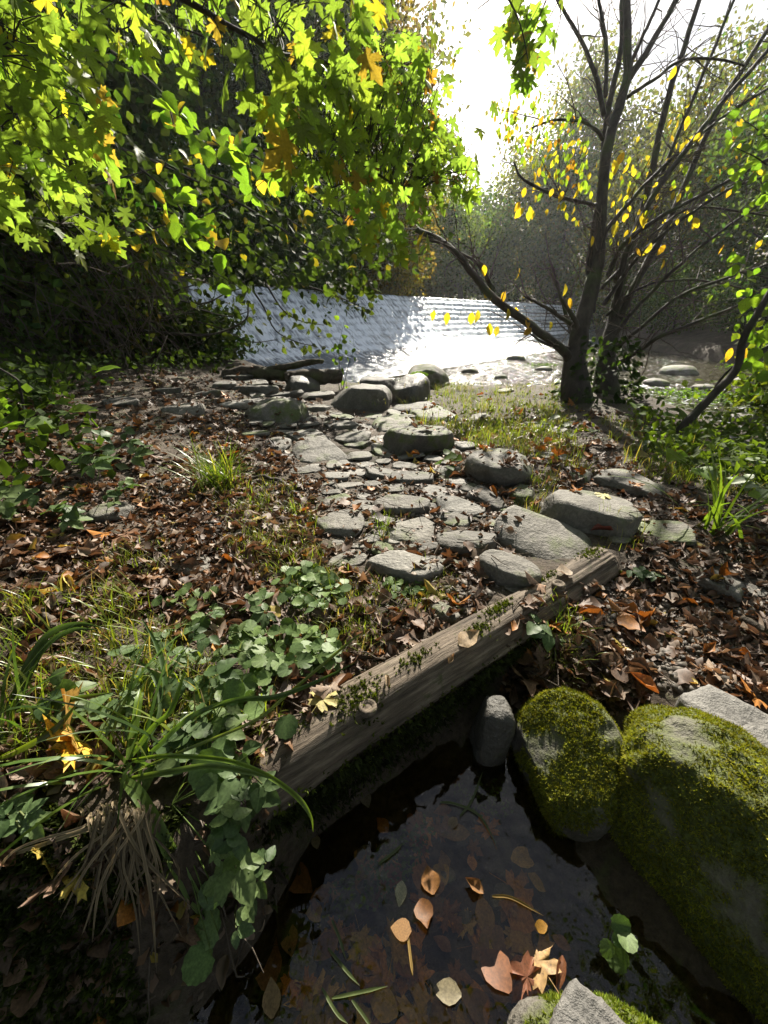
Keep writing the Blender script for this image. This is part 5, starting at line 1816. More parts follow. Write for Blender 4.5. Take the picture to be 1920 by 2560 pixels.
# the same litter carries on over the ground to either side of the view
sx = np.concatenate([np.stack([R.uniform(1.3, 5.0, 1700), R.uniform(-.6, 4.5, 1700)], -1), np.stack([R.uniform(-4.5, -1.2, 1100), R.uniform(.2, 3.2, 1100)], -1)])
_px, _py, _dp = to_px(np.concatenate([sx, np.full((len(sx), 1), .3)], 1))
sx = sx[(_px > 1960) | (_px < -40) | (_py > 2620) | (_dp < .2)]
LP = np.concatenate([LP, np.concatenate([sx, np.zeros((len(sx), 1))], 1)])
z, hit = drop(LP[:, :2])
keep = (~hit) | (R.random(len(LP)) < .22)
rd = poly_sd(LP[:, 0], LP[:, 1], RIV)
keep &= rd > .25
LP, z = LP[keep], z[keep]
LP[:, 2] = z
n = len(LP)
sz = R.uniform(.03, .10, n) * np.where(LP[:, 1] > 3, 1.15, 1.0)
ci = R.choice(len(BROWN), n, p=BW / BW.sum())
dep = (LP - CAM) @ FWD
_px, _py, _dp = to_px(LP)
vis = (_px > 0) & (_px < W_PX) & (_py > 0) & (_py < H_PX) & (_dp > .2)
app = np.where(vis, sz / np.maximum(dep, .2), 0)
order = np.argsort(-app)
dry_t = T_DRY + T_MAPLE_DRY
NAMES = ['dark brown', 'brown', 'tan', 'pale buff', 'blackish brown', 'russet', 'orange', 'yellow', 'pinkish tan']
dm = {}
for s, tp in enumerate(dry_t):
    for c in range(len(BROWN)):
        me = mk_mesh('fallen_leaf', tp[0] - [0, .45, 0], tp[1], BROWN[c][None] * tp[2][:, None])
        me.materials.append(M_DRY)
        dm[s, c] = me
rt = rot_ground(n, .33)
lift = sz * R.uniform(.04, .22, n)
sh = np.where(R.random(n) < .72, R.integers(0, len(T_DRY), n), len(T_DRY) + R.integers(0, len(T_MAPLE_DRY), n))
for i in order[:225]:
    M = np.eye(4)
    M[:3, :3] = rt[i] * sz[i]
    M[:3, 3] = LP[i] + [0, 0, lift[i]]
    kind_ = 'lobed' if sh[i] >= len(T_DRY) else 'oval'
    o = link('fallen_leaf', dm[int(sh[i]), int(ci[i])], label='%s curled %s dead leaf lying in the leaf litter' % (NAMES[ci[i]], kind_), cat='leaf', group='%s %s dead leaves on the ground' % (NAMES[ci[i]], kind_))
    o.matrix_basis = Matrix(M.tolist())
OP = np.concatenate([ground_in([(1020, 985), (1450, 985), (1620, 1250), (1250, 1300), (960, 1110)], 46), ground_in([(1250, 1600), (1640, 1600), (1900, 1450), (1560, 1450)], 10)])
oz, oh = drop(OP[:, :2])
orr = rot_ground(len(OP), .4)
for i in range(len(OP)):
    M = np.eye(4)
    s_ = R.uniform(.07, .13)
    M[:3, :3] = orr[i] * s_
    M[:3, 3] = [OP[i][0], OP[i][1], oz[i] + s_ * .2]
    o = link('fallen_leaf', dm[int(R.integers(0, len(dry_t))), 6], label='vivid orange curled dead leaf in the grass and stones by the river bank', cat='leaf', group='vivid orange leaves on the bank')
    o.matrix_basis = Matrix(M.tolist())
bt = Batch()
rest = order[225:]
for s, tp in enumerate(dry_t):
    k = rest[sh[rest] == s]
    bt.add((tp[0] - [0, .45, 0], tp[1], tp[2]), LP[k] + np.stack([0 * k, 0 * k, lift[k]], -1), rt[k], sz[k], BROWN[ci[k]] * R.uniform(.7, 1.2, (len(k), 1)))
# crumbled small bits of leaf everywhere between
P = np.concatenate([ground_in(p, int(m * 2.6)) for p, m in LIT])
z, hit = drop(P[:, :2])
k = ((~hit) | (R.random(len(P)) < .15)) & (poly_sd(P[:, 0], P[:, 1], RIV) > .25)
P, z = P[k], z[k]
P[:, 2] = z + .004
n = len(P)
for s in range(4):
    q = np.arange(s, n, 4)
    tp = (T_DRY + T_DRY)[s]
    bt.add((tp[0][[0, 6, 7, 8, 12, 13, 14]] - [0, .4, 0], np.array([[0, 2, 1], [0, 3, 2], [1, 2, 5], [1, 5, 4], [2, 3, 6], [2, 6, 5]]), np.ones(7)), P[q], rot_ground(len(q), .3), R.uniform(.018, .05, len(q)), BROWN[R.choice(len(BROWN), len(q), p=BW / BW.sum())] * R.uniform(.45, 1.1, (len(q), 1)))
bt.link('leaf_litter', M_DRY, kind='stuff')

# grit and small stones
P = np.concatenate([ground_in([(1280, 1560), (1560, 1420), (1960, 1500), (1960, 1740), (1600, 1720)], 2600), ground_in([(640, 1180), (900, 1150), (1300, 1200), (1250, 1420), (760, 1280)], 2000),
                    ground_in([(400, 1200), (800, 1200), (700, 1620), (380, 1600)], 1500), ground_in([(330, 940), (800, 940), (900, 1060), (640, 1180)], 900), ground_in([(1120, 1450), (1300, 1330), (1330, 1440), (1000, 1600)], 500)])
z, hit = drop(P[:, :2])
P, z = P[~hit], z[~hit]
P[:, 2] = z
o_ = np.array([[1, 0, 0], [-1, 0, 0], [0, 1, 0], [0, -1, 0], [0, 0, .7], [0, 0, -.7]], float) + R.normal(0, .15, (6, 3))
of = np.array([[0, 2, 4], [2, 1, 4], [1, 3, 4], [3, 0, 4], [2, 0, 5], [1, 2, 5], [3, 1, 5], [0, 3, 5]])
bt = Batch()
bt.add((o_, of), P, rot_ground(len(P), .5), R.uniform(.003, .012, len(P)) * R.choice([1, 1, 1, 2.2], len(P)), np.array([.14, .12, .10]) * R.uniform(.4, 1.7, (len(P), 1)))
bt.link('gravel', M_STRAW, kind='stuff')
# short twigs lying about
bt = Batch()
P = np.concatenate([ground_in(p, max(8, int(m * .10))) for p, m in LIT])
z, _ = drop(P[:, :2])
for i in range(len(P)):
    a = R.uniform(0, 6.28)
    L = R.uniform(.05, .22)
    Q = np.array([P[i][0], P[i][1], z[i] + .01]) + np.array([math.cos(a), math.sin(a), R.normal(0, .08)]) * L * np.linspace(0, 1, 4)[:, None]
    Q += R.normal(0, .004, Q.shape)
    V, Fc = tube(Q, np.linspace(.0035, .0015, 4), 4, cap=False)
    bt.raw(V, Fc, (1, 1, 1))
bt.link('twig_debris', M_TWIG, kind='stuff')

# dead leaves and crumbs caught along the pool's dark edge
P = np.array([[R.uniform(-.46, -.2), R.uniform(.0, .66), 0] for k in range(140)])
P[:, 2] = terrain(P[:, 0], P[:, 1]) + .01
k = P[:, 2] > -.02
P = P[k]
bt = Batch()
for s in range(7):
    q_ = np.arange(s, len(P), 7)
    bt.add(T_DRY[s], P[q_], rot_ground(len(q_), .5), R.uniform(.02, .06, len(q_)), BROWN[R.integers(0, 6, len(q_))] * R.uniform(.4, .9, (len(q_), 1)))
bt.link('bank_litter', M_DRY, kind='stuff')

# ------------------------------------------------------------------ grass
T_GR = [tpl_blade(.035, 4, l, c) for l, c in ((.1, .6), (.3, .9), (.05, 1.4), (.5, .7), (.2, 1.9))]
GR_A = [
    ([(1020, 960), (1400, 960), (1420, 1080), (1180, 1120), (1000, 1040)], 5200, (.06, .15)),
    ([(1150, 1060), (1420, 1060), (1480, 1190), (1260, 1140)], 2200, (.05, .13)),
    ([(1480, 1040), (1920, 1100), (1920, 1260), (1600, 1200)], 2000, (.05, .16)),
    ([(1300, 1170), (1400, 1190), (1350, 1300), (1290, 1300)], 420, (.05, .11)),
    ([(480, 1200), (720, 1190), (820, 1330), (660, 1400), (560, 1300)], 1500, (.03, .09)),
    ([(240, 1370), (420, 1350), (420, 1430), (240, 1430)], 420, (.03, .07)),
    ([(560, 1360), (760, 1330), (840, 1440), (700, 1480)], 900, (.03, .09)),
    ([(700, 1440), (950, 1450), (960, 1600), (780, 1640)], 900, (.03, .09)),
    ([(940, 1440), (1140, 1420), (1120, 1520), (980, 1560)], 700, (.025, .06)),
    ([(900, 1290), (1000, 1290), (1000, 1340), (920, 1350)], 220, (.03, .08)),
    ([(1330, 1500), (1460, 1530), (1440, 1700), (1350, 1640)], 420, (.03, .10)),
    ([(1480, 1300), (1640, 1290), (1600, 1360), (1500, 1370)], 300, (.03, .08)),
    ([(0, 1500), (300, 1480), (560, 1650), (560, 1900), (0, 1900)], 1500, (.05, .15)),
    ([(600, 1780), (720, 1700), (720, 1850), (620, 1940)], 160, (.04, .1)),
    ([(870, 920), (950, 940), (930, 990), (860, 980)], 300, (.06, .16)),
]
bt = Batch()
for poly, n, (s0, s1) in GR_A:
    P = ground_in(poly, n)
    # tufted: pull part of the blades together
    k = max(3, n // 22)
    ctr = P[R.integers(0, n, k)]
    j = R.integers(0, k, n)
    t = R.random(n) < .75
    P[t, :2] = ctr[j[t], :2] + R.normal(0, .035, (t.sum(), 2)) * np.maximum(1, np.linalg.norm(P[t] - CAM, axis=1) / 4)[:, None]
    z, hit = drop(P[:, :2])
    ok = (~hit | (R.random(n) < .12)) & (poly_sd(P[:, 0], P[:, 1], RIV) > .3)
    P[:, 2] = z - .004
    P = P[ok]
    n = len(P)
    for q, tp in enumerate(T_GR):
        s_ = np.arange(q, n, len(T_GR))
        yaw = R.uniform(0, 6.28, len(s_))
        rt_ = np.stack([np.stack([np.cos(yaw), -np.sin(yaw), 0 * yaw], -1), np.stack([np.sin(yaw), np.cos(yaw), 0 * yaw], -1), np.stack([0 * yaw, 0 * yaw, 1 + 0 * yaw], -1)], 1)
        tt = np.array([.15, .195, .03]) * R.uniform(.6, 1.35, (len(s_), 1))
        dry = R.random(len(s_)) < .28
        tt[dry] = np.array([.25, .20, .09]) * R.uniform(.6, 1.1, (dry.sum(), 1))
        bt.add(tp, P[s_], rt_, R.uniform(s0, s1, len(s_)) * np.where(R.random(len(s_)) < .1, 1.6, 1), tt)
bt.link('grass', M_BLADE, kind='stuff')

# dark moss and rootlets under the timber
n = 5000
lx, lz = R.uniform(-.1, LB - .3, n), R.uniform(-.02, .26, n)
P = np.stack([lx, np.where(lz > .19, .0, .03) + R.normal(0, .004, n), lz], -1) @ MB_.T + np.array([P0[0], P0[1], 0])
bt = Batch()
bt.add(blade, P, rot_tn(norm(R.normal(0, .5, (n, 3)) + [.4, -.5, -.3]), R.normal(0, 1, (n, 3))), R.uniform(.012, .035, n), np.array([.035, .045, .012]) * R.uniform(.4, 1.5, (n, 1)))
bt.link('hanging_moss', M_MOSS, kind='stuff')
# moss, root hairs on the dark bank above the pool
n = 30000
xy = np.stack([R.uniform(-1.9, -.2, n), R.uniform(-.1, .60, n)], -1)
mm = fbm(np.stack([xy[:, 0] * 5, xy[:, 1] * 5, 0 * xy[:, 0]], -1), 3)
xy = xy[(mm > -.36) & (terrain(xy[:, 0], xy[:, 1]) > .012)]
n = len(xy)
P = np.concatenate([xy, (terrain(xy[:, 0], xy[:, 1]))[:, None]], 1)
bt = Batch()
bt.add(blade, P, rot_tn(norm(R.normal(0, .5, (n, 3)) + [.1, -.6, .7]), R.normal(0, 1, (n, 3))), R.uniform(.012, .032, n), np.array([.045, .06, .014]) * R.uniform(.4, 1.5, (n, 1)))
bt.link('bank_moss', M_MOSS, kind='stuff')
bt = Batch()
for k in range(90):
    x, y = R.uniform(-1.4, -.2), R.uniform(.40, .56)
    p = np.array([x, y, float(terrain(np.array([x]), np.array([y]))[0]) - .01])
    L = R.uniform(.08, .32)
    Q = p + np.array([R.normal(0, .3), -.45, -.75]) * L * np.linspace(0, 1, 5)[:, None] + R.normal(0, .012, (5, 3))
    V, Fc = tube(Q, np.linspace(.0035, .001, 5), 4, cap=False)
    bt.raw(V, Fc, (1, 1, 1))
bt.link('root_debris', M_TWIG, kind='stuff')

# ------------------------------------------------------------------ tufts and plants, each a thing
blade_me = {}


def blade_mesh(w, lean, curve, tint, segs=7, twist=0.0):
    k = (w, lean, curve, tint, segs, twist)
    if k not in blade_me:
        tp = tpl_blade(w, segs, lean, curve, twist)
        me = mk_mesh('blade', tp[0], tp[1], np.array(tint)[None] * tp[2][:, None])
        me.materials.append(M_BLADE)
        blade_me[k] = me
    return blade_me[k]


def tuft(name, label, cat, base, n, length, w, spread, tints, leans=(.05, .7), curves=(.4, 1.8), yaw=None, stuff_extra=0, group=None):
    root = thing(name, label, cat, base, group)
    for i in range(n):
        le = round(float(R.uniform(*leans)), 1)
        cu = round(float(R.uniform(*curves)), 1)
        me = blade_mesh(w, le, cu, tints[R.integers(len(tints))])
        o = bpy.data.objects.new('blade', me)
        COL.objects.link(o)
        o.parent = root
        o.location = (R.normal(0, spread), R.normal(0, spread), -.01)
        o.rotation_euler = (0, 0, R.uniform(0, 6.28) if yaw is None else R.normal(*yaw))
        s = R.uniform(*length)
        o.scale = (s, s, s)
    return root


GT = [(.12, .19, .022), (.15, .22, .03), (.09, .14, .02), (.22, .22, .06)]
b = gp(545, 1215)
tuft('grass_tuft', 'bushy sunlit fountain of fine bright grass beside the worn path', 'grass tuft', b, 190, (.22, .44), .022, .06, GT, (.0, .7), (.3, 1.7))
b = gp(930, 1022)
tuft('grass_tuft', 'short hanging grass tuft growing on the side of the broad grey boulder', 'grass tuft', b + [0, 0, .08], 60, (.12, .24), .03, .06, GT, (.1, .9), (.8, 2.2))
for px, py, n, lab in [(1185, 1120, 30, 'small grass clump beside the moss-topped block'), (1330, 1210, 34, 'grass clump in the gap above the squarish pale block'), (1590, 1330, 18, 'sparse grass clump at the lower corner of the squarish block'),
                       (960, 1330, 26, 'little grass clump between the worn path stones'), (1395, 1570, 36, 'grass clump growing against the front of the timber'), (745, 1290, 24, 'small grass clump behind the yellow lobed leaf'),
                       (640, 1270, 30, 'ragged grass patch below the fountain of fine grass')]:
    tuft('grass_clump', lab, 'grass', gp(px, py), n, (.07, .16), .035, .03, GT, (.0, .6), (.3, 1.5))
SG = [(.075, .13, .03), (.09, .16, .03), (.10, .17, .025), (.045, .085, .02)]
# wide-bladed sedge in the foreground
b1 = gp(330, 1905)
sedge = tuft('sedge', 'wide-bladed pendulous sedge arching over the bank in the foreground', 'sedge', b1, 22, (.22, .50), .024, .05, SG, (.2, .9), (.6, 1.9))
b2 = gp(20, 1840)
tuft('sedge', 'dark sedge clump cut by the frame edge with tall arching blades', 'sedge', b2, 16, (.30, .55), .030, .03, SG, (.05, .5), (.5, 1.6), yaw=(.2, 1.0))
b3 = gp(1800, 1330)
tuft('sedge', 'loose bright sedge clump at the edge of the weeds by the lower path', 'sedge', b3, 22, (.35, .7), .032, .06, [(.13, .2, .03), (.1, .16, .025)], (.1, .8), (.5, 1.5))


def long_blade(root, pts, w, tint, name='blade', label=None, mat=None, hi=None):
    P = smooth_poly(np.array(pts), 5)
    d = norm(np.gradient(P, axis=0))
    side = norm(np.cross(d, norm(CAM - P)))
    m = len(P)
    t = np.linspace(0, 1, m)
    ww = w * np.minimum(1, np.minimum((1 - t) * 3.5 + .02, .55 + t * 3))
    n_ = np.cross(side, d)
    L, Rr, C = P - side * ww[:, None] * .5 + n_ * ww[:, None] * .22, P + side * ww[:, None] * .5 + n_ * ww[:, None] * .22, P
    V = np.stack([L, C, Rr], 1).reshape(-1, 3)
    Fc = []
    for i in range(m - 1):
        for j in (0, 1):
            a = i * 3 + j
            Fc += [(a, a + 1, a + 4), (a, a + 4, a + 3)]
    T = np.tile(np.array(tint), (len(V), 1))
    T[1::3] *= .55
    return part(name, V, np.array(Fc), mat or M_BLADE, root, T, label=label)


base = np.array(sedge.location)
ap = lambda x, y, d: at(x, y, d)
# blades that can be told apart in the photograph
for pts, w, t in [
    ([(310, 1950, 1.04), (345, 1985, 1.0), (390, 2060, .98), (450, 2180, .97), (500, 2270, .98), (532, 2310, .99)], .036, (.13, .20, .05)),
    ([(360, 1840, 1.15), (405, 1760, 1.2), (412, 1700, 1.24), (395, 1620, 1.3), (345, 1530, 1.36)], .018, (.06, .11, .03)),
    ([(350, 1880, 1.1), (400, 1780, 1.18), (385, 1690, 1.25), (330, 1640, 1.3)], .016, (.08, .13, .04)),
    ([(300, 1960, 1.08), (390, 1870, 1.1), (480, 1790, 1.1), (590, 1750, 1.08), (690, 1742, 1.05), (800, 1700, 1.05), (900, 1650, 1.06)], .016, (.055, .10, .025)),
    ([(330, 1930, 1.06), (500, 1860, 1.05), (640, 1800, 1.05), (720, 1735, 1.05), (880, 1600, 1.1), (905, 1585, 1.12)], .010, (.12, .16, .04)),
    ([(330, 1900, 1.08), (420, 1890, 1.05), (560, 1900, 1.03), (660, 1935, 1.0), (740, 1990, .98), (776, 2040, .98), (783, 2080, .98)], .014, (.13, .20, .03)),
    ([(320, 1900, 1.1), (335, 1830, 1.14), (345, 1760, 1.18), (350, 1720, 1.22)], .026, (.12, .19, .03)),
    ([(330, 1890, 1.1), (380, 1820, 1.12), (430, 1770, 1.14), (470, 1650, 1.2)], .018, (.12, .2, .03)),
    ([(30, 1840, 1.22), (35, 1750, 1.25), (80, 1640, 1.3), (130, 1580, 1.34), (200, 1560, 1.36), (255, 1570, 1.38)], .026, (.045, .08, .025)),
    ([(20, 1840, 1.22), (60, 1720, 1.26), (110, 1620, 1.32), (180, 1575, 1.36), (250, 1575, 1.36)], .022, (.05, .09, .03)),
    ([(40, 1780, 1.2), (120, 1760, 1.18), (200, 1745, 1.16), (290, 1730, 1.15)], .018, (.06, .1, .03)),
    ([(0, 1895, 1.1), (60, 1870, 1.08), (140, 1820, 1.08), (200, 1750, 1.12)], .02, (.11, .15, .02)),
    ([(300, 1950, 1.06), (420, 1930, 1.0), (520, 1915, .98), (620, 1930, .96), (690, 1950, .95)], .016, (.1, .15, .04)),
]:
    long_blade(sedge, [ap(*p) for p in pts], w * .82, tuple(1.2 * c for c in t))

# dead grass hanging down the bank
dg = thing('dead_grass', 'hank of dry straw-coloured dead grass hanging down the dark bank', 'dead grass', ap(300, 2050, 1.0))
for k in range(110):
    x0, y0 = R.normal(310, 45), R.normal(2050, 14)
    ang = R.normal(math.radians(92), math.radians(24))
    L = R.uniform(130, 420)
    x1, y1 = x0 + math.cos(ang) * L - .10 * L, y0 + math.sin(ang) * L
    mx, my = (x0 + x1) / 2 + R.normal(0, 26), (y0 + y1) / 2 + R.normal(0, 12)
    d = R.uniform(.93, 1.0)
    long_blade(dg, [ap(x0 + R.normal(0, 10), y0 - 25, d + .04), ap(x0, y0, d), ap(mx, my, d - .02), ap(x1, y1, d - .01)], R.uniform(.003, .007), tuple(np.array([.30, .23, .14]) * R.uniform(.3, .95)), mat=M_STRAW)
for pts in ([(300, 2050, .98), (200, 2080, .96), (80, 2120, .95), (-10, 2150, .95)], [(330, 2070, .97), (230, 2180, .95), (120, 2310, .93), (0, 2410, .92)], [(330, 2080, .97), (320, 2260, .95), (290, 2400, .93), (245, 2560, .9)],
            [(345, 2090, .97), (330, 2260, .95), (312, 2440, .93)], [(340, 2080, .97), (230, 2260, .95), (60, 2380, .93), (-30, 2420, .93)]):
    long_blade(dg, [ap(*p) for p in pts], .009, (.30, .24, .14), mat=M_STRAW)

# brambles: trifoliate leaves on short stalks
brm = []
for v, tp in enumerate(T_BRAMBLE):
    for c in ((.085, .13, .05), (.06, .10, .036), (.11, .155, .055)):
        me = mk_mesh('leaf', tp[0], tp[1], np.array(c)[None] * tp[2][:, None], True)
        me.materials.append(M_HERB)
        brm.append(me)


def bramble(label, spots, size, lift=(.04, .10), name='bramble', meshes=None):
    c = gp(*np.mean(np.array([s[:2] for s in spots]), 0))
    root = thing(name, label, 'plant', c)
    bt = Batch()
    for s in spots:
        g = gp(s[0], s[1])
        d = norm(CAM - g)
        h = R.uniform(*lift)
        tipp = g + d * h / max(d[2], .3)
        me = (meshes or brm)[R.integers(len(meshes or brm))]
        yw = R.uniform(0, 6.28)
        M = rot_tn(np.array([[math.cos(yw), math.sin(yw), R.normal(0, .15)]]), np.array([[R.normal(0, .25), -.35 + R.normal(0, .2), 1]]))
        leaf_parts(root, [me], tipp[None], M, [size * R.uniform(.75, 1.2) * (s[2] if len(s) > 2 else 1)])
        foot = np.array([c[0] * .4 + g[0] * .6, c[1] * .4 + g[1] * .6, 0])
        foot[2] = float(terrain(foot[None, 0], foot[None, 1])[0])
        V, Fc = tube(smooth_poly([foot, (foot + tipp) / 2 + [0, 0, .02], tipp], 3), .0022, 4, cap=False)
        bt.raw(V, Fc, (.10, .12, .04))
    bt.part('stem', M_STRAW, root)
    return root


bramble('grey-green bramble spray in the sun above the sedge', [(530, 1535), (520, 1590, 1.2), (600, 1582), (480, 1580), (555, 1640), (410, 1600), (450, 1700), (400, 1740), (500, 1730), (560, 1760), (330, 1700), (440, 1640, 1.1), (480, 1660, 1.1), (540, 1690, 1.1), (340, 1640), (370, 1690, 1.2), (300, 1640), (610, 1630)], .105)
bramble('dark bramble leaves against the sedge base', [(130, 1720), (180, 1765, 1.1), (215, 1790, 1.2), (260, 1800, 1.2), (120, 1745, .9), (300, 1745), (345, 1755, .9), (170, 1735)], .11)
bramble('large bramble leaves at the end of the timber', [(470, 1840, 1.3), (520, 1880), (430, 1880), (390, 1900), (480, 1900, 1.1), (550, 1900), (600, 1880, .9), (440, 1825), (600, 1940, 1.2), (640, 1975, 1.2), (560, 1830), (500, 1790, .9), (655, 1960), (610, 2010), (580, 1990)], .11)
bramble('broad shaded bramble patch beside the leaf litter', [(210, 1105, 1.3), (250, 1090), (290, 1125, 1.4), (320, 1105), (330, 1140, 1.2), (270, 1150, 1.2), (230, 1140), (360, 1120), (200, 1140), (310, 1080), (260, 1070), (230, 1160)], .17, (.1, .28))
bramble('low dark weed with five-fingered leaves on the litter', [(150, 1285, 1.3), (175, 1275, 1.1), (130, 1275), (165, 1300)], .17)
bramble('pale weed leaves at the frame edge on the shaded bank', [(10, 1250, 1.3), (60, 1245, 1.4), (30, 1210, 1.2), (90, 1235), (0, 1290), (45, 1270), (-20, 1230)], .18, (.05, .18))
bramble('pale-leaved seedling clump beside the half-buried rock', [(265, 1235), (300, 1240), (290, 1225, .8), (320, 1215, .8), (310, 1200), (285, 1255, .8)], .12, (.05, .14))
bramble('small bramble sprig above the ground ivy', [(660, 1500), (665, 1530), (790, 1520, .8), (750, 1500, .7), (620, 1500, .7)], .12)
bramble('hanging bramble trail with pale leaflets at the pool bank', [(575, 2050), (600, 2080, 1.1), (560, 2100, .9), (590, 2170, 1.2), (540, 2130, .8), (665, 2160, 1.1), (640, 2200), (625, 2240, .9), (610, 2260), (590, 2320, .9), (560, 2200)], .085, (.10, .16))
bramble('weed sprig in the shade at the bank foot near the dead grass', [(30, 2020), (60, 2040), (80, 2060), (50, 2070), (20, 2040)], .08, (.02, .06))
bramble('sunlit nettle-like weeds along the river bend', [(1600, 960), (1640, 990), (1680, 960), (1700, 1000), (1620, 1020), (1660, 1040), (1740, 960), (1590, 1010), (1720, 1040), (1760, 1010), (1650, 920), (1600, 930), (1690, 930)], .24, (.05, .4), name='weeds_plant', meshes=[hzm[0], hzm[2], hzm[4]])
bramble('bright green leafy weeds below the leaning stem', [(1700, 1090), (1740, 1110), (1780, 1140), (1720, 1140), (1800, 1170), (1850, 1160), (1880, 1200), (1830, 1200), (1770, 1180), (1740, 1170), (1900, 1150), (1870, 1240), (1910, 1220), (1690, 1130), (1660, 1110)], .17, (.05, .25), name='weeds_plant', meshes=[hzm[0], hzm[2], hzm[4], brm[2]])
bramble('dense weed clump at the foot of the many-stemmed tree', [(1380, 1010), (1400, 1040), (1360, 1060), (1430, 1060), (1350, 1030), (1480, 1080), (1560, 1070), (1600, 1080), (1590, 1050), (1640, 1070), (1420, 1090), (1620, 1110)], .15, (.03, .16), name='weeds_plant', meshes=[hzm[1], hzm[3], brm[0]])
bramble('small leafy weed in front of the broken ground at the grey step stone', [(1110, 1135), (1130, 1150), (1120, 1165), (1145, 1140), (1100, 1160)], .12, (.03, .1), meshes=[hzm[1], hzm[3]], name='weeds_plant')
bramble('leafy seedling with broad dull leaves at the front of the timber', [(1345, 1560), (1370, 1580, 1.1), (1330, 1545, .7), (1395, 1600, .8)], .13, (.03, .08))
bramble('leaf-strewn seedlings beside the timber end', [(1600, 1430), (1620, 1445), (1580, 1425), (1640, 1440)], .09, (.02, .05))
bramble('shaded low weeds along the bank beyond the leaf litter', [(40, 1010), (90, 1030), (60, 1060), (20, 1040), (120, 1010), (140, 1060), (170, 1030), (80, 980), (30, 960)], .22, (.05, .35), name='weeds_plant', meshes=[hzm[1], hzm[3], hzm[0]])

# round mallow-like leaves on long stalks
rm = []
for v in range(3):
    for c in ((.11, .165, .055), (.085, .135, .045), (.13, .19, .06)):
        tp = T_ROUND[v]
        me = mk_mesh('leaf', tp[0], tp[1], np.array(c)[None] * tp[2][:, None], True)
        me.materials.append(M_HERB)
        rm.append(me)


def round_plant(name, label, spots, size, foot, lift=(.0, .01), face=-.45):
    c = np.array(foot)
    root = thing(name, label, 'plant', c)
    bt = Batch()
    for s in spots:
        p = at(s[0], s[1], s[2]) if len(s) > 2 else gp(s[0], s[1]) + [0, 0, R.uniform(*lift)]
        sc = size * (s[3] if len(s) > 3 else R.uniform(.6, 1.25))
        yw = R.uniform(0, 6.28)
        M = rot_tn(np.array([[math.cos(yw), math.sin(yw), R.normal(0, .2)]]), np.array([[R.normal(0, .25), face + R.normal(0, .2), 1]]))
        leaf_parts(root, [rm[R.integers(len(rm))]], p[None], M, [sc])
        f = c * .5 + p * .5
        f[2] = min(f[2], float(terrain(f[None, 0], f[None, 1])[0]))
        V, Fc = tube(smooth_poly([f if len(s) < 3 else c, (f + p) / 2 + [0, 0, .015], p], 3), .0016, 4, cap=False)
        bt.raw(V, Fc, (.10, .15, .03))
    bt.part('stem', M_STRAW, root)


def pol(poly, n):
    return [tuple(q) for q in in_poly_sample(poly, n)]


round_plant('ground_ivy', 'sunlit mat of small round ground ivy leaves beside the timber', pol([(580, 1600), (700, 1580), (840, 1600), (850, 1680), (740, 1700), (640, 1690), (560, 1650)], 120), .048, gp(700, 1650), (.02, .07))
round_plant('ground_ivy', 'patch of pale ground ivy below the flat worn stones', pol([(690, 1450), (780, 1425), (870, 1470), (860, 1520), (740, 1530), (690, 1500)], 85), .048, gp(770, 1480), (.02, .07))
round_plant('ground_ivy', 'ground ivy mixed with grass above the foreground sedge', pol([(520, 1690), (700, 1700), (640, 1800), (560, 1880), (480, 1800)], 60), .055, gp(590, 1770), (.02, .07))
round_plant('ground_ivy', 'scattered ground ivy leaves below the dark bramble leaves', pol([(360, 1500), (700, 1480), (640, 1600), (420, 1620)], 40), .045, gp(520, 1540), (.01, .05))
round_plant('ground_ivy', 'small round leaves tucked below the pale craggy boulder', pol([(960, 1455), (1040, 1440), (1060, 1490), (980, 1500)], 22), .036, gp(1000, 1480), (.01, .03))
g0 = gp(470, 1960)
round_plant('mallow_plant', 'round scalloped mallow-like leaves hanging over the pool bank', [(565, 1920, 1.05, .10), (545, 1950, 1.03, .06), (625, 2135, .98, .07), (545, 2330, .95, .08), (530, 2390, .94, .07), (715, 1790, 1.05, .06), (530, 1885, 1.08, .07), (560, 1720, 1.2, .075), (520, 2120, .98, .07), (548, 2250, .96, .06)], 1.0, ap(430, 2010, 1.03), face=-.9)
round_plant('pool_seedling', 'four-leaved pale green seedling growing out of the dark pool edge', [(1530, 2305, 1.03, .05), (1567, 2330, 1.02, .045), (1532, 2365, 1.02, .04), (1567, 2420, 1.0, .055), (1560, 2355, 1.01, .03)], 1.0, ap(1560, 2420, 1.03), face=-.8)
# one bright lit leaf on the dark bank
ll = gp(265, 950)
tp = T_OVATE[0]
o = link('bright_leaf', mk_mesh('bright_leaf', tp[0], tp[1], np.array([.2, .34, .03])[None] * tp[2][:, None]), M_LEAF, loc=tuple(at(238, 932, 3.6)), label='single bright yellow-green leaf lit by the sun on a thin stalk over the dark bank', cat='leaf')
o.rotation_euler = (.35, .2, math.radians(-68))
o.scale = (.22,) * 3
sp = at(238, 932, 3.6)
st = thing('bare_sapling', 'thin crooked bare stem rising from the leafy bank', 'sapling', gp(70, 1120))
V, Fc = tube(smooth_poly([gp(70, 1120), at(62, 1040, 3.7), at(50, 970, 3.7), at(38, 945, 3.7), at(-40, 900, 3.7)], 4), np.linspace(.014, .007, 17), 6)
part('stem', V, Fc, M_BARK_DARK, st)
V, Fc = tube(smooth_poly([at(66, 1070, 3.65), at(40, 1050, 3.6), at(28, 1025, 3.6)], 4), .006, 5)
part('twig', V, Fc, M_TWIG, st)
leaf_parts(st, hzm[:3], np.array([at(80, 1065, 3.5), at(110, 1060, 3.5), at(130, 1070, 3.55), at(20, 1000, 3.5), at(10, 1020, 3.5)]), rot_tn(norm(R.normal(0, .6, (5, 3))), R.normal(0, .3, (5, 3)) + [0, -.6, .6]), [.11, .1, .09, .12, .1])
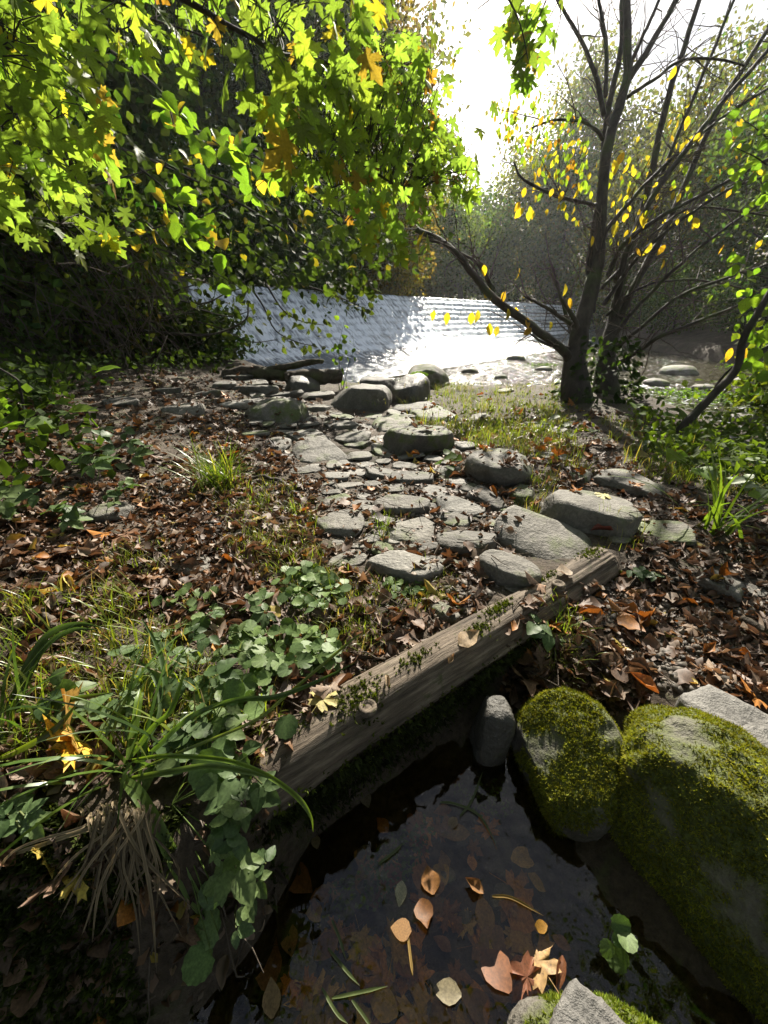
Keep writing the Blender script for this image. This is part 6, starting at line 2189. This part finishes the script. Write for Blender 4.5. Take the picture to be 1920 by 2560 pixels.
# stalk by the logs
wl = thing('tall_weed', 'thin leafy weed stalk standing at the end of the fallen log', 'plant', gp(855, 975))
for pts in ([(855, 975), (848, 900), (850, 850), (862, 800)], [(858, 970), (872, 910), (885, 870), (880, 830)], [(850, 975), (838, 920), (842, 880)]):
    dwl = float((np.array(wl.location) - CAM) @ FWD)
    P = smooth_poly(np.array([at(x, y, dwl) for x, y in pts]), 4)
    V, Fc = tube(P, np.linspace(.006, .002, len(P)), 4)
    part('stem', V, Fc, M_STRAW, wl)
    n = 9
    leaf_parts(wl, [hzm[0], hzm[1], hzm[2]], P[R.integers(1, len(P), n)] + R.normal(0, .05, (n, 3)), rot_tn(norm(R.normal(0, .6, (n, 3)) + [0, 0, -.5]), R.normal(0, .6, (n, 3)) + [0, -.8, .3]), R.uniform(.06, .13, n))
# fern on the wedge rock
fe = thing('fern', 'small light green fern growing on the mossy wedge-shaped rock', 'fern', at(1045, 950, float((gp(1065, 965) - CAM) @ FWD) - .25))
fb = np.array(fe.location)
for k in range(7):
    a = R.uniform(-1.2, 1.2)
    e1 = fb + np.array([math.sin(a) * .22, -.08, .16 * math.cos(a)])
    P = smooth_poly([fb, (fb + e1) / 2 + [0, -.02, .04], e1], 5)
    bt = Batch()
    V, Fc = tube(P, .003, 3, cap=False)
    bt.raw(V, Fc, (.1, .16, .03))
    for i in range(1, len(P)):
        for sg in (-1, 1):
            dd_ = norm(np.cross(P[i] - P[i - 1], np.array([0, -1.0, .3])) * sg)
            bt.add(T_QUAD, P[i:i + 1], rot_tn(dd_[None], np.array([[0, -1.0, .4]])), [.07 * (1.1 - i / len(P))], np.array([[.12, .2, .03]]))
    bt.part('frond', M_LEAF, fe)
# cress-like green islands in the river
bt = Batch()
for (px, py, n, sx, sy) in [(1850, 1000, 900, .7, .45), (1700, 985, 350, .5, .3), (1360, 915, 160, .35, .15), (1900, 925, 300, .6, .5)]:
    t = (RIVER_Z - CAM[2]) / ray(px, py)[2]
    c = CAM + ray(px, py) * t
    P = c + R.normal(0, 1, (n, 3)) * [sx, sy, .02] + [0, 0, .05]
    bt.add(T_OV_LO[0], P, rot_ground(n, .5), R.uniform(.04, .1, n), np.array([.10, .19, .022]) * R.uniform(.6, 1.3, (n, 1)))
bt.link('water_cress', M_BUSH, kind='stuff')
# low dark undergrowth of the shaded bank
bt = Batch()
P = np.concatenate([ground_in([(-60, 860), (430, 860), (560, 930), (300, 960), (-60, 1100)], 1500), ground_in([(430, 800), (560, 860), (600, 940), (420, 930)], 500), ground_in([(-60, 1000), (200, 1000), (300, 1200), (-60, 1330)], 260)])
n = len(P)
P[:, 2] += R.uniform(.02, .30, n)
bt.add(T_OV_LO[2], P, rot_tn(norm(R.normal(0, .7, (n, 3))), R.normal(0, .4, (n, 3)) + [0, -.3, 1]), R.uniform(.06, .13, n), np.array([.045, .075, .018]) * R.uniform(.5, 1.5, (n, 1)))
P = ground_in([(1560, 1030), (1920, 1080), (1920, 1250), (1640, 1180)], 900)
n = len(P)
P[:, 2] += R.uniform(.02, .22, n)
bt.add(T_OV_LO[1], P, rot_tn(norm(R.normal(0, .7, (n, 3))), R.normal(0, .4, (n, 3)) + [0, -.3, 1]), R.uniform(.05, .11, n), np.array([.075, .115, .02]) * R.uniform(.6, 1.4, (n, 1)))
P = ground_in([(1020, 970), (1400, 970), (1500, 1100), (1150, 1100)], 500)
n = len(P)
P[:, 2] += R.uniform(.01, .10, n)
bt.add(T_OV_LO[1], P, rot_tn(norm(R.normal(0, .7, (n, 3))), R.normal(0, .4, (n, 3)) + [0, -.3, 1]), R.uniform(.03, .07, n), np.array([.10, .13, .02]) * R.uniform(.6, 1.4, (n, 1)))
bt.link('undergrowth', M_BUSH, kind='stuff')


# ------------------------------------------------------------------ leaves the photograph lets one pick out
def single_leaf(label, px, py, size, tint, tpl, yaw, lift=.02, tilt=(.1, 0), z=None, mat=None, name='fallen_leaf', cat='leaf'):
    if z is None:
        g = gp(px, py)
        zz, _ = drop(g[None, :2])
        # the surface seen at the pixel, stones included
        d = ray(px, py)
        h, nn, f, dd_ = RB.ray_cast(Vector(CAM), Vector(norm(d)))
        p = np.array(h) if h is not None and np.linalg.norm(np.array(h) - CAM) < np.linalg.norm(g - CAM) + .02 else g
    else:
        q = at_z(px, py, z)
        p = np.array([q[0], q[1], z])
    me = mk_mesh(name, tpl[0] - [0, .45, 0], tpl[1], np.array(tint)[None] * tpl[2][:, None])
    o = link(name, me, mat or M_DRY, loc=tuple(p + [0, 0, lift]), label=label, cat=cat)
    o.rotation_euler = (tilt[0], tilt[1], math.radians(yaw))
    o.scale = (size,) * 3
    return o


single_leaf('large curled orange-and-buff dead leaf caught upright in the sedge', 225, 1845, .19, (.42, .24, .05), T_MAPLE_DRY[2], -60, .10, (.9, .2))
single_leaf('golden yellow edge of a torn leaf hanging under the curled orange one', 180, 1900, .13, (.55, .33, .03), T_MAPLE_DRY[4], 150, .07, (.8, .4))
single_leaf('yellow lobed maple leaf flat on the grass by the rounded path stone', 768, 1362, .10, (.55, .42, .10), T_MAPLE[0], 20)
single_leaf('pale yellow maple leaf lying on the squarish grey block', 1497, 1240, .12, (.42, .38, .12), T_MAPLE[2], 80, .015)
single_leaf('yellow-green spotted maple leaf beside the timber bolt', 815, 1745, .10, (.30, .25, .08), T_MAPLE[1], -30, .02)
single_leaf('orange-brown curled leaf among the ground ivy', 545, 1638, .06, (.5, .22, .03), T_DRY[0], 40, .03)
single_leaf('dark red dead leaf by the squarish grey block', 1507, 1330, .12, (.20, .06, .045), T_DRY[4], 70, .02)
single_leaf('brown maple leaf lying at the far end of the sedge', 310, 1350, .14, (.22, .12, .07), T_MAPLE_DRY[0], 170, .03)
single_leaf('buff dead leaf lying on top of the timber', 1170, 1605, .10, (.36, .26, .16), T_DRY[2], -60, .01, (.1, .1))
single_leaf('small tan leaf curled on the timber near its moss', 1130, 1655, .05, (.34, .24, .14), T_DRY[3], -40, .01)
single_leaf('tiny pale leaf standing on the timber', 968, 1710, .045, (.38, .28, .17), T_DRY[1], 10, .015, (.7, 0))
single_leaf('pale dead leaf on the far end of the timber', 1410, 1435, .09, (.36, .28, .2), T_DRY[5], 100, .012)
single_leaf('buff leaf with pink tint by the loaf-shaped boulder', 1335, 1465, .10, (.34, .22, .15), T_MAPLE_DRY[4], 70, .015)
single_leaf('orange-lit leaf curled above the mossy dome boulder', 1600, 1730, .12, (.40, .15, .035), T_DRY[0], 60, .03)
single_leaf('brown maple leaf at the gap between the timber and the dome boulder', 1430, 1718, .11, (.30, .19, .12), T_MAPLE[4], 150, .02)
single_leaf('tall tan leaf propped upright between the pool and the timber', 1315, 1715, .13, (.24, .15, .09), T_MAPLE_DRY[3], 170, .05, (.9, 0))
# leaves in and on the pool
PL = T_OVATE + T_DRY[2:3] + T_MAPLE[:3]
for (px, py, s, t, tp, yaw, lab) in [
    (1325, 2375, .135, (.55, .33, .12), T_MAPLE[4], 30, 'sunlit golden dead leaf floating point-up in the pool'), (1352, 2318, .045, (.6, .30, .04), T_OVATE[1], 100, 'small orange leaf touching the sunlit golden one'),
    (1005, 2325, .065, (.46, .24, .08), tpl_fan(ovate(.42, 6), (0, .4)), 80, 'round tan leaf floating in the middle of the pool'), (1002, 2232, .065, (.55, .52, .36), T_OVATE[2], 170, 'pale cream leaf floating in mid-pool'),
    (1075, 2205, .075, (.40, .18, .05), T_DRY[5], 10, 'orange-brown leaf with a wet edge in the pool'), (1060, 2285, .08, (.38, .16, .05), T_DRY[2], 190, 'curled orange-brown leaf drifting by the round tan one'),
    (1185, 2220, .07, (.42, .2, .06), T_DRY[0], 60, 'torn orange leaf near the seedling side of the pool'), (1132, 2057, .05, (.32, .24, .17), T_OVATE[1], 130, 'grey-pink oval leaf at the shallow end of the pool'),
    (915, 2000, .065, (.34, .27, .2), T_OVATE[3], 200, 'pale greyish leaf floating in the shadow of the timber'), (790, 2105, .05, (.30, .22, .12), T_OVATE[0], 20, 'small tan leaf in the dark water below the timber'),
    (680, 2500, .075, (.40, .27, .13), T_OVATE[3], 15, 'tan oval leaf at the near edge of the pool'), (1240, 2420, .12, (.34, .13, .05), T_OVATE[1], 30, 'broad red-brown leaf under the sunlit golden one'),
    (1330, 2470, .11, (.38, .15, .08), T_MAPLE_DRY[0], 200, 'wet reddish lobed leaf shining at the near pool edge'), (1120, 2480, .08, (.5, .42, .25), T_OVATE[0], 80, 'yellowish pebble-like leaf at the near pool rim'),
    (1400, 2430, .08, (.36, .14, .06), T_DRY[4], 150, 'narrow rusty leaf standing in the shallow pool')]:
    single_leaf(lab, px, py, s * .9, tuple(np.array(t) * .5), tp, yaw, .004, (R.normal(0, .06), R.normal(0, .06)), z=.003, mat=M_DRY, name='floating_leaf')
nS = 120
q = in_poly_sample([(700, 2150), (900, 2050), (1150, 2000), (1330, 2080), (1480, 2300), (1300, 2500), (1150, 2600), (640, 2600), (640, 2420)], nS)
for i in range(nS):
    x, y = at_z(q[i][0], q[i][1], -.07)
    if poly_sd(np.array([x]), np.array([y]), POOL)[0] > -.03:
        continue
    c = np.array([(.16, .07, .03), (.20, .12, .05), (.34, .22, .07), (.16, .09, .05), (.34, .15, .04)][R.integers(5)]) * 1.5
    tp = (PL + T_MAPLE_DRY[:2])[R.integers(len(PL) + 2)]
    zf = float(terrain(np.array([x]), np.array([y]))[0]) + .012 + R.uniform(0, .02)
    me = mk_mesh('sunken_leaf', tp[0] - [0, .45, 0], tp[1], c[None] * tp[2][:, None])
    o = link('sunken_leaf', me, M_DRY, loc=(x, y, zf), label='brown dead leaf sunk on the pool bottom', cat='leaf', group='sunken leaves on the pool bottom')
    o.rotation_euler = (R.normal(0, .15), R.normal(0, .15), R.uniform(0, 6.28))
    o.scale = (R.uniform(.05, .12),) * 3
for i in range(26):
    a = in_poly_sample([(760, 2150), (1150, 2030), (1400, 2250), (1250, 2560), (700, 2560)], 1)[0]
    x, y = at_z(a[0], a[1], -.1)
    if poly_sd(np.array([x]), np.array([y]), POOL)[0] > -.05:
        continue
    r_ = R.uniform(.02, .05)
    V, Fc = rock(r_, r_ * .8, r_ * .5, 2.4, .08, 1, 500 + i, 3)
    zf = float(terrain(np.array([x]), np.array([y]))[0])
    link('pebble', mk_mesh('pebble', V, Fc, smooth=True), [M_STONE, M_STONE_PALE, M_STONE_MOSSY][i % 3], loc=(x, y, zf + r_ * .2), label='smooth pebble on the pool bottom', cat='pebble', group='pebbles on the pool bottom')
# green starwort patch and drifting grass blades
sw = thing('water_plant', 'submerged bright green water plant in the middle of the pool', 'plant', tuple(at_z(1000, 2150, -.05)) + (-.05,))
bt = Batch()
q = np.concatenate([in_poly_sample([(900, 2150), (1060, 2040), (1090, 2080), (1020, 2190), (960, 2230)], 260), in_poly_sample([(1130, 1960), (1260, 1950), (1280, 2040), (1180, 2030)], 120), in_poly_sample([(820, 2200), (960, 2150), (980, 2260), (840, 2280)], 120)])
P = np.array([list(at_z(a[0], a[1], -.02)) + [R.uniform(-.05, -.006)] for a in q])
n = len(P)
bt.add(T_OV_LO[0], P, rot_ground(n, .5), R.uniform(.008, .02, n), np.array([.10, .16, .02]) * R.uniform(.6, 1.4, (n, 1)))
bt.part('foliage', M_HERB, sw, kind='stuff')
gb = thing('drifting_grass', 'thin green grass blades drifting on the pool surface', 'grass', tuple(at_z(880, 2380, .004)) + (.004,))
for pts in ([(830, 2300), (850, 2350), (865, 2400)], [(820, 2370), (860, 2420), (900, 2465)], [(830, 2495), (900, 2480), (970, 2465)], [(805, 2470), (840, 2530), (870, 2560)], [(945, 2160), (985, 2130), (1010, 2105)], [(880, 2500), (910, 2540), (930, 2570)],
            [(1100, 2005), (1140, 2010), (1200, 2040), (1245, 2120)], [(1150, 2040), (1180, 2000), (1210, 1920)], [(1020, 2340), (1027, 2400), (1032, 2440)], [(1230, 2240), (1280, 2245), (1360, 2290)]):
    long_blade(gb, [np.array(list(at_z(x, y, .006)) + [.006]) for x, y in pts], .007, (.14, .18, .06) if pts[0][0] < 1015 or pts[0][1] < 2100 else (.4, .26, .08))


# ------------------------------------------------------------------ thin valley haze
hm, hn = new_mat('haze')
pv = node(hn, 'ShaderNodeVolumePrincipled', {'Color': (.93, .96, 1.0, 1), 'Density': .00042, 'Anisotropy': .55})
node(hn, 'ShaderNodeOutputMaterial', {'Volume': pv.outputs[0]})
V, Fq = box(-130, 130, -60, 160, -2.0, 46)
link('haze', mk_mesh('haze', V, Fq), hm, kind='stuff')
